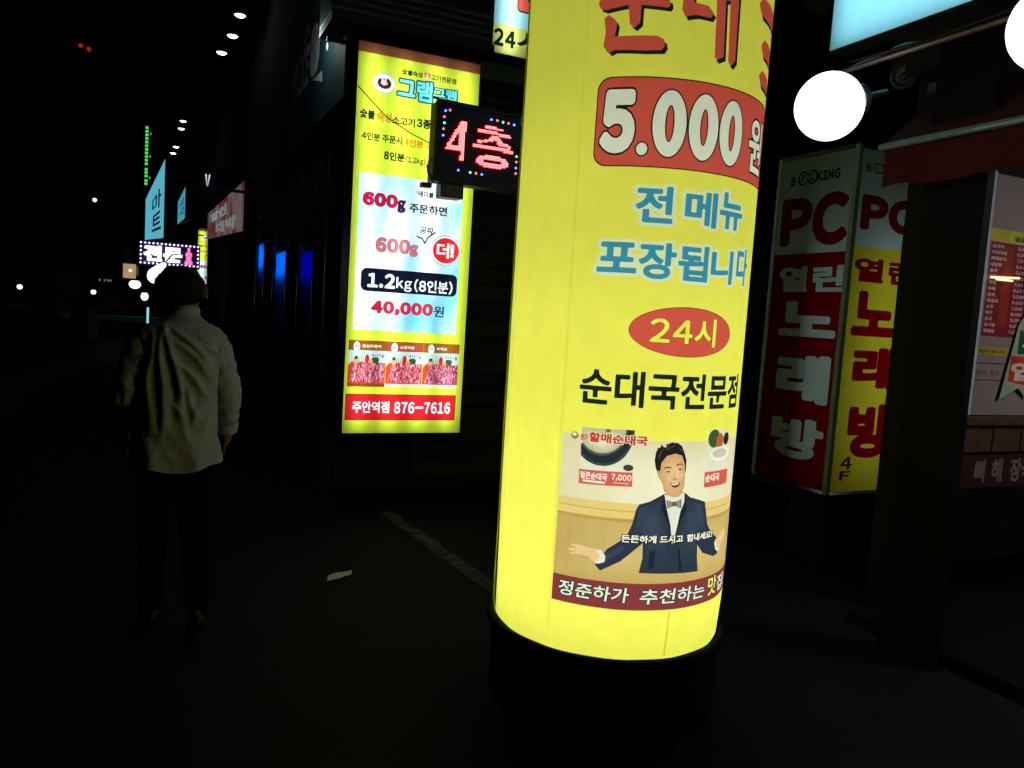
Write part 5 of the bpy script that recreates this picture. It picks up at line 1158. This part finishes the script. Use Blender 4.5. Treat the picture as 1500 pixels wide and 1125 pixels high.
#        z     cx    half w  half d  cy
TAB = [(1.525, .018, .066, .070, .02), (1.50, .018, .074, .075, .015), (1.475, .018, .105, .085, .01), (1.445, .012, .175, .095, .005), (1.41, .006, .212, .108, 0), (1.36, 0, .222, .12, 0), (1.25, -.005, .212, .13, -.01), (1.1, -.012, .198, .128, -.01), (.95, -.01, .195, .135, -.01), (.85, .0, .205, .145, -.01), (.76, .004, .212, .15, -.01)]
def ridge(x): return (1 - abs(2 * (x - math.floor(x)) - 1)) ** 2
def folds(x, z, back):
    """cloth folds: long diagonals from the left of the collar to the right armpit and hem, small creases elsewhere"""
    a = 0
    for (x0, z0, x1, z1, w, h) in ((-.05, 1.47, .17, 1.25, .012, .022), (-.03, 1.40, .18, 1.20, .013, .018), (-.06, 1.47, .02, 1.00, .013, .024), (-.08, 1.45, -.07, .95, .018, .020), (-.02, 1.30, .16, 1.12, .012, .014), (-.13, 1.42, -.13, .98, .014, .018), (.00, 1.22, .10, 1.02, .012, .012), (.16, 1.18, .05, 1.02, .010, .012), (.19, 1.12, .10, .98, .009, .010), (.08, 1.44, .17, 1.33, .008, .010), (.10, 1.40, .19, 1.27, .008, .010), (-.03, 1.12, .06, .93, .012, .012)):
        dx, dz = x1 - x0, z1 - z0; L2 = dx * dx + dz * dz; t = ((x - x0) * dx + (z - z0) * dz) / L2
        t2 = min(1, max(0, t)); cxx = x0 + dx * t2 + .012 * math.sin(t2 * 7 + x0 * 40); d = math.hypot(x - cxx, z - z0 - dz * t2)
        ww = w * (.8 + .8 * t2); a += h * math.exp(-(d / ww) ** 2) * (math.sin(pi * min(1, max(0.02, t2 * .93 + .05))) ** .6)
    a += .006 * noise.noise(Vector((x * 14 + z * 5, z * 7, back))) + .0025 * noise.noise(Vector((x * 40, z * 22, back + 3)))
    return a
NV, NU = 150, 160
vs_, fs_ = [], []
for i in range(NV + 1):
    z = 1.525 - (1.525 - .80) * i / NV
    cx_, hw, hd, cyy = lerp_tab(TAB, z)
    for j in range(NU):
        t = 2 * pi * j / NU; c, s = math.cos(t), math.sin(t); e = .82
        x = cx_ + hw * math.copysign(abs(c) ** e, c); y = cyy + hd * math.copysign(abs(s) ** e, s)
        k = min(1, max(0, (1.50 - z) / .05)); f = folds(x, z, 0 if s < 0 else 9) * k
        low = max(0, (1.0 - z) / .24); f += low * .010 * math.sin(t * 7 + z * 5)
        zz2 = z
        if z < 1.02: zz2 = z + low * (.055 * abs(c) ** 3 * (1 if c > 0 else .6)) + low * .01 * math.sin(t * 5)
        x += c * f * .5; y += s * f * 1.25
        if s < 0 and z > 1.43: y -= .006 * math.sin(min(1, (z - 1.43) / .05) * pi)
        vs_.append((x, y, zz2))
for i in range(NV):
    for j in range(NU): fs_.append((i * NU + j, (i + 1) * NU + j, (i + 1) * NU + (j + 1) % NU, i * NU + (j + 1) % NU))
base_n = len(vs_)
def sleeve(s, sh, el, cu, rad):
    global vs_, fs_
    P_ = [Vector(sh), Vector(el), Vector(cu)]; n, m = 90, 48; b = len(vs_); pos = []
    for i in range(n + 1):
        t = i / n
        if t < .55: u = t / .55; p = P_[0].lerp(P_[1], u)
        else: u = (t - .55) / .45; p = P_[1].lerp(P_[2], u)
        pos.append(p)
    sm = [sum((pos[min(n, max(0, i + k))] for k in range(-10, 11)), Vector()) / 21 for i in range(n + 1)]; sm[0] = pos[0]; sm[-1] = pos[-1]
    for i in range(n + 1):
        t = i / n; d = (sm[min(n, i + 1)] - sm[max(0, i - 1)]).normalized(); a = d.cross(Vector((0, 1, 0))).normalized(); c2 = a.cross(d)
        r = rad[0] + (rad[1] - rad[0]) * t ** .8
        if i > n - 9: r *= .80 + (.05 if i == n else 0)
        if i < 12: r *= .55 + .45 * math.sqrt(i / 12)
        for j in range(m):
            q = 2 * pi * j / m
            w = .008 * ridge(t * 7 + .35 * math.sin(q + s) + .2 * noise.noise(Vector((q, t * 4, s)))) * math.exp(-((t - .55) / .22) ** 2) + .006 * noise.noise(Vector((math.cos(q) * 2.5, math.sin(q) * 2.5, t * 9 + s))) + .006 * ridge(t * 5 + q * .32) * (t < .9)
            vs_.append(tuple(sm[i] + (a * math.cos(q) + c2 * math.sin(q) * 1.12) * (r + w)))
    for i in range(n):
        for j in range(m): fs_.append((b + i * m + j, b + i * m + (j + 1) % m, b + (i + 1) * m + (j + 1) % m, b + (i + 1) * m + j))
sleeve(-1, (-.155, .0, 1.395), (-.228, -.03, 1.17), (-.252, .07, .985), (.078, .054))
sleeve(1, (.155, 0, 1.395), (.222, -.035, 1.17), (.236, .06, .99), (.078, .054))
shm = paint((138, 136, 196), .85, wear=.06, scale=30, spec=.1, bump=.08)
me = bpy.data.meshes.new('shirt'); me.from_pydata(vs_, [], fs_); me.materials.append(shm); me.polygons.foreach_set('use_smooth', [True] * len(me.polygons)); me.update()
bm = bmesh.new(); bm.from_mesh(me); bmesh.ops.recalc_face_normals(bm, faces=bm.faces); bm.to_mesh(me); bm.free()
shirt = link(bpy.data.objects.new('shirt', me), man)
bm = bmesh.new()
for i in range(2):
    pass
lathe(bm, [(.066, 0), (.072, .028), (.064, .046), (.060, .044), (.064, .02)], (0, 0, 0), 40, Matrix.Translation((.018, .02, 1.495)) @ Matrix.Rotation(-.18, 4, 'X') @ Matrix.Diagonal((1.02, 1.08, 1, 1)))
me = bpy.data.meshes.new('collar'); bm.to_mesh(me); bm.free(); me.materials.append(shm); me.polygons.foreach_set('use_smooth', [True] * len(me.polygons)); link(bpy.data.objects.new('collar', me), shirt)
for s, p in ((-1, (-.252, .075, .975)), (1, (.236, .066, .978))):
    bm = bmesh.new(); lathe(bm, [(.047, -.026), (.052, -.024), (.054, .02), (.049, .026)], (0, 0, 0), 28, Matrix.Translation(p) @ Matrix.Rotation(.48, 4, 'X'))
    me = bpy.data.meshes.new('cuff'); bm.to_mesh(me); bm.free(); me.materials.append(shm); me.polygons.foreach_set('use_smooth', [True] * len(me.polygons)); link(bpy.data.objects.new('cuff', me), shirt)
# trousers and shoes
TV = [(0, -.005, .95), (0, -.005, .88)]; TR = [(.165, .12), (.17, .125)]; TE = [(0, 1)]
for s, kn, an in ((-1, (-.10, .12, .50), (-.11, .06, .07)), (1, (.09, .02, .50), (.10, -.21, .13))):
    k = 1
    for p, r in zip([(s * .09, 0, .80), ((s * .09 + kn[0]) / 2, kn[1] / 2, .66), kn, ((kn[0] + an[0]) / 2, (kn[1] + an[1]) / 2 - .01, (kn[2] + an[2]) / 2 + .02), an], [.105, .095, .075, .068, .062]):
        TV.append(p); TR.append(r); TE.append((k, len(TV) - 1)); k = len(TV) - 1
skin_mesh('trousers', TV, TE, TR, 0, paint((5, 5, 6), .95, spec=.05), man)
for (x, y, z, rx) in ((-.11, .12, .05, 0), (.10, -.165, .085, -.45)):
    bm = bmesh.new(); bmesh.ops.create_uvsphere(bm, u_segments=20, v_segments=12, radius=1, matrix=Matrix.Translation((x, y, z)) @ Matrix.Rotation(rx, 4, 'X') @ Matrix.Diagonal((.048, .14, .05, 1)))
    for v in bm.verts:
        if v.co.z < .005: v.co.z = .005
    me = bpy.data.meshes.new('shoe'); bm.to_mesh(me); bm.free(); me.materials.append(dk); me.polygons.foreach_set('use_smooth', [True] * len(me.polygons)); link(bpy.data.objects.new('shoe', me), man)
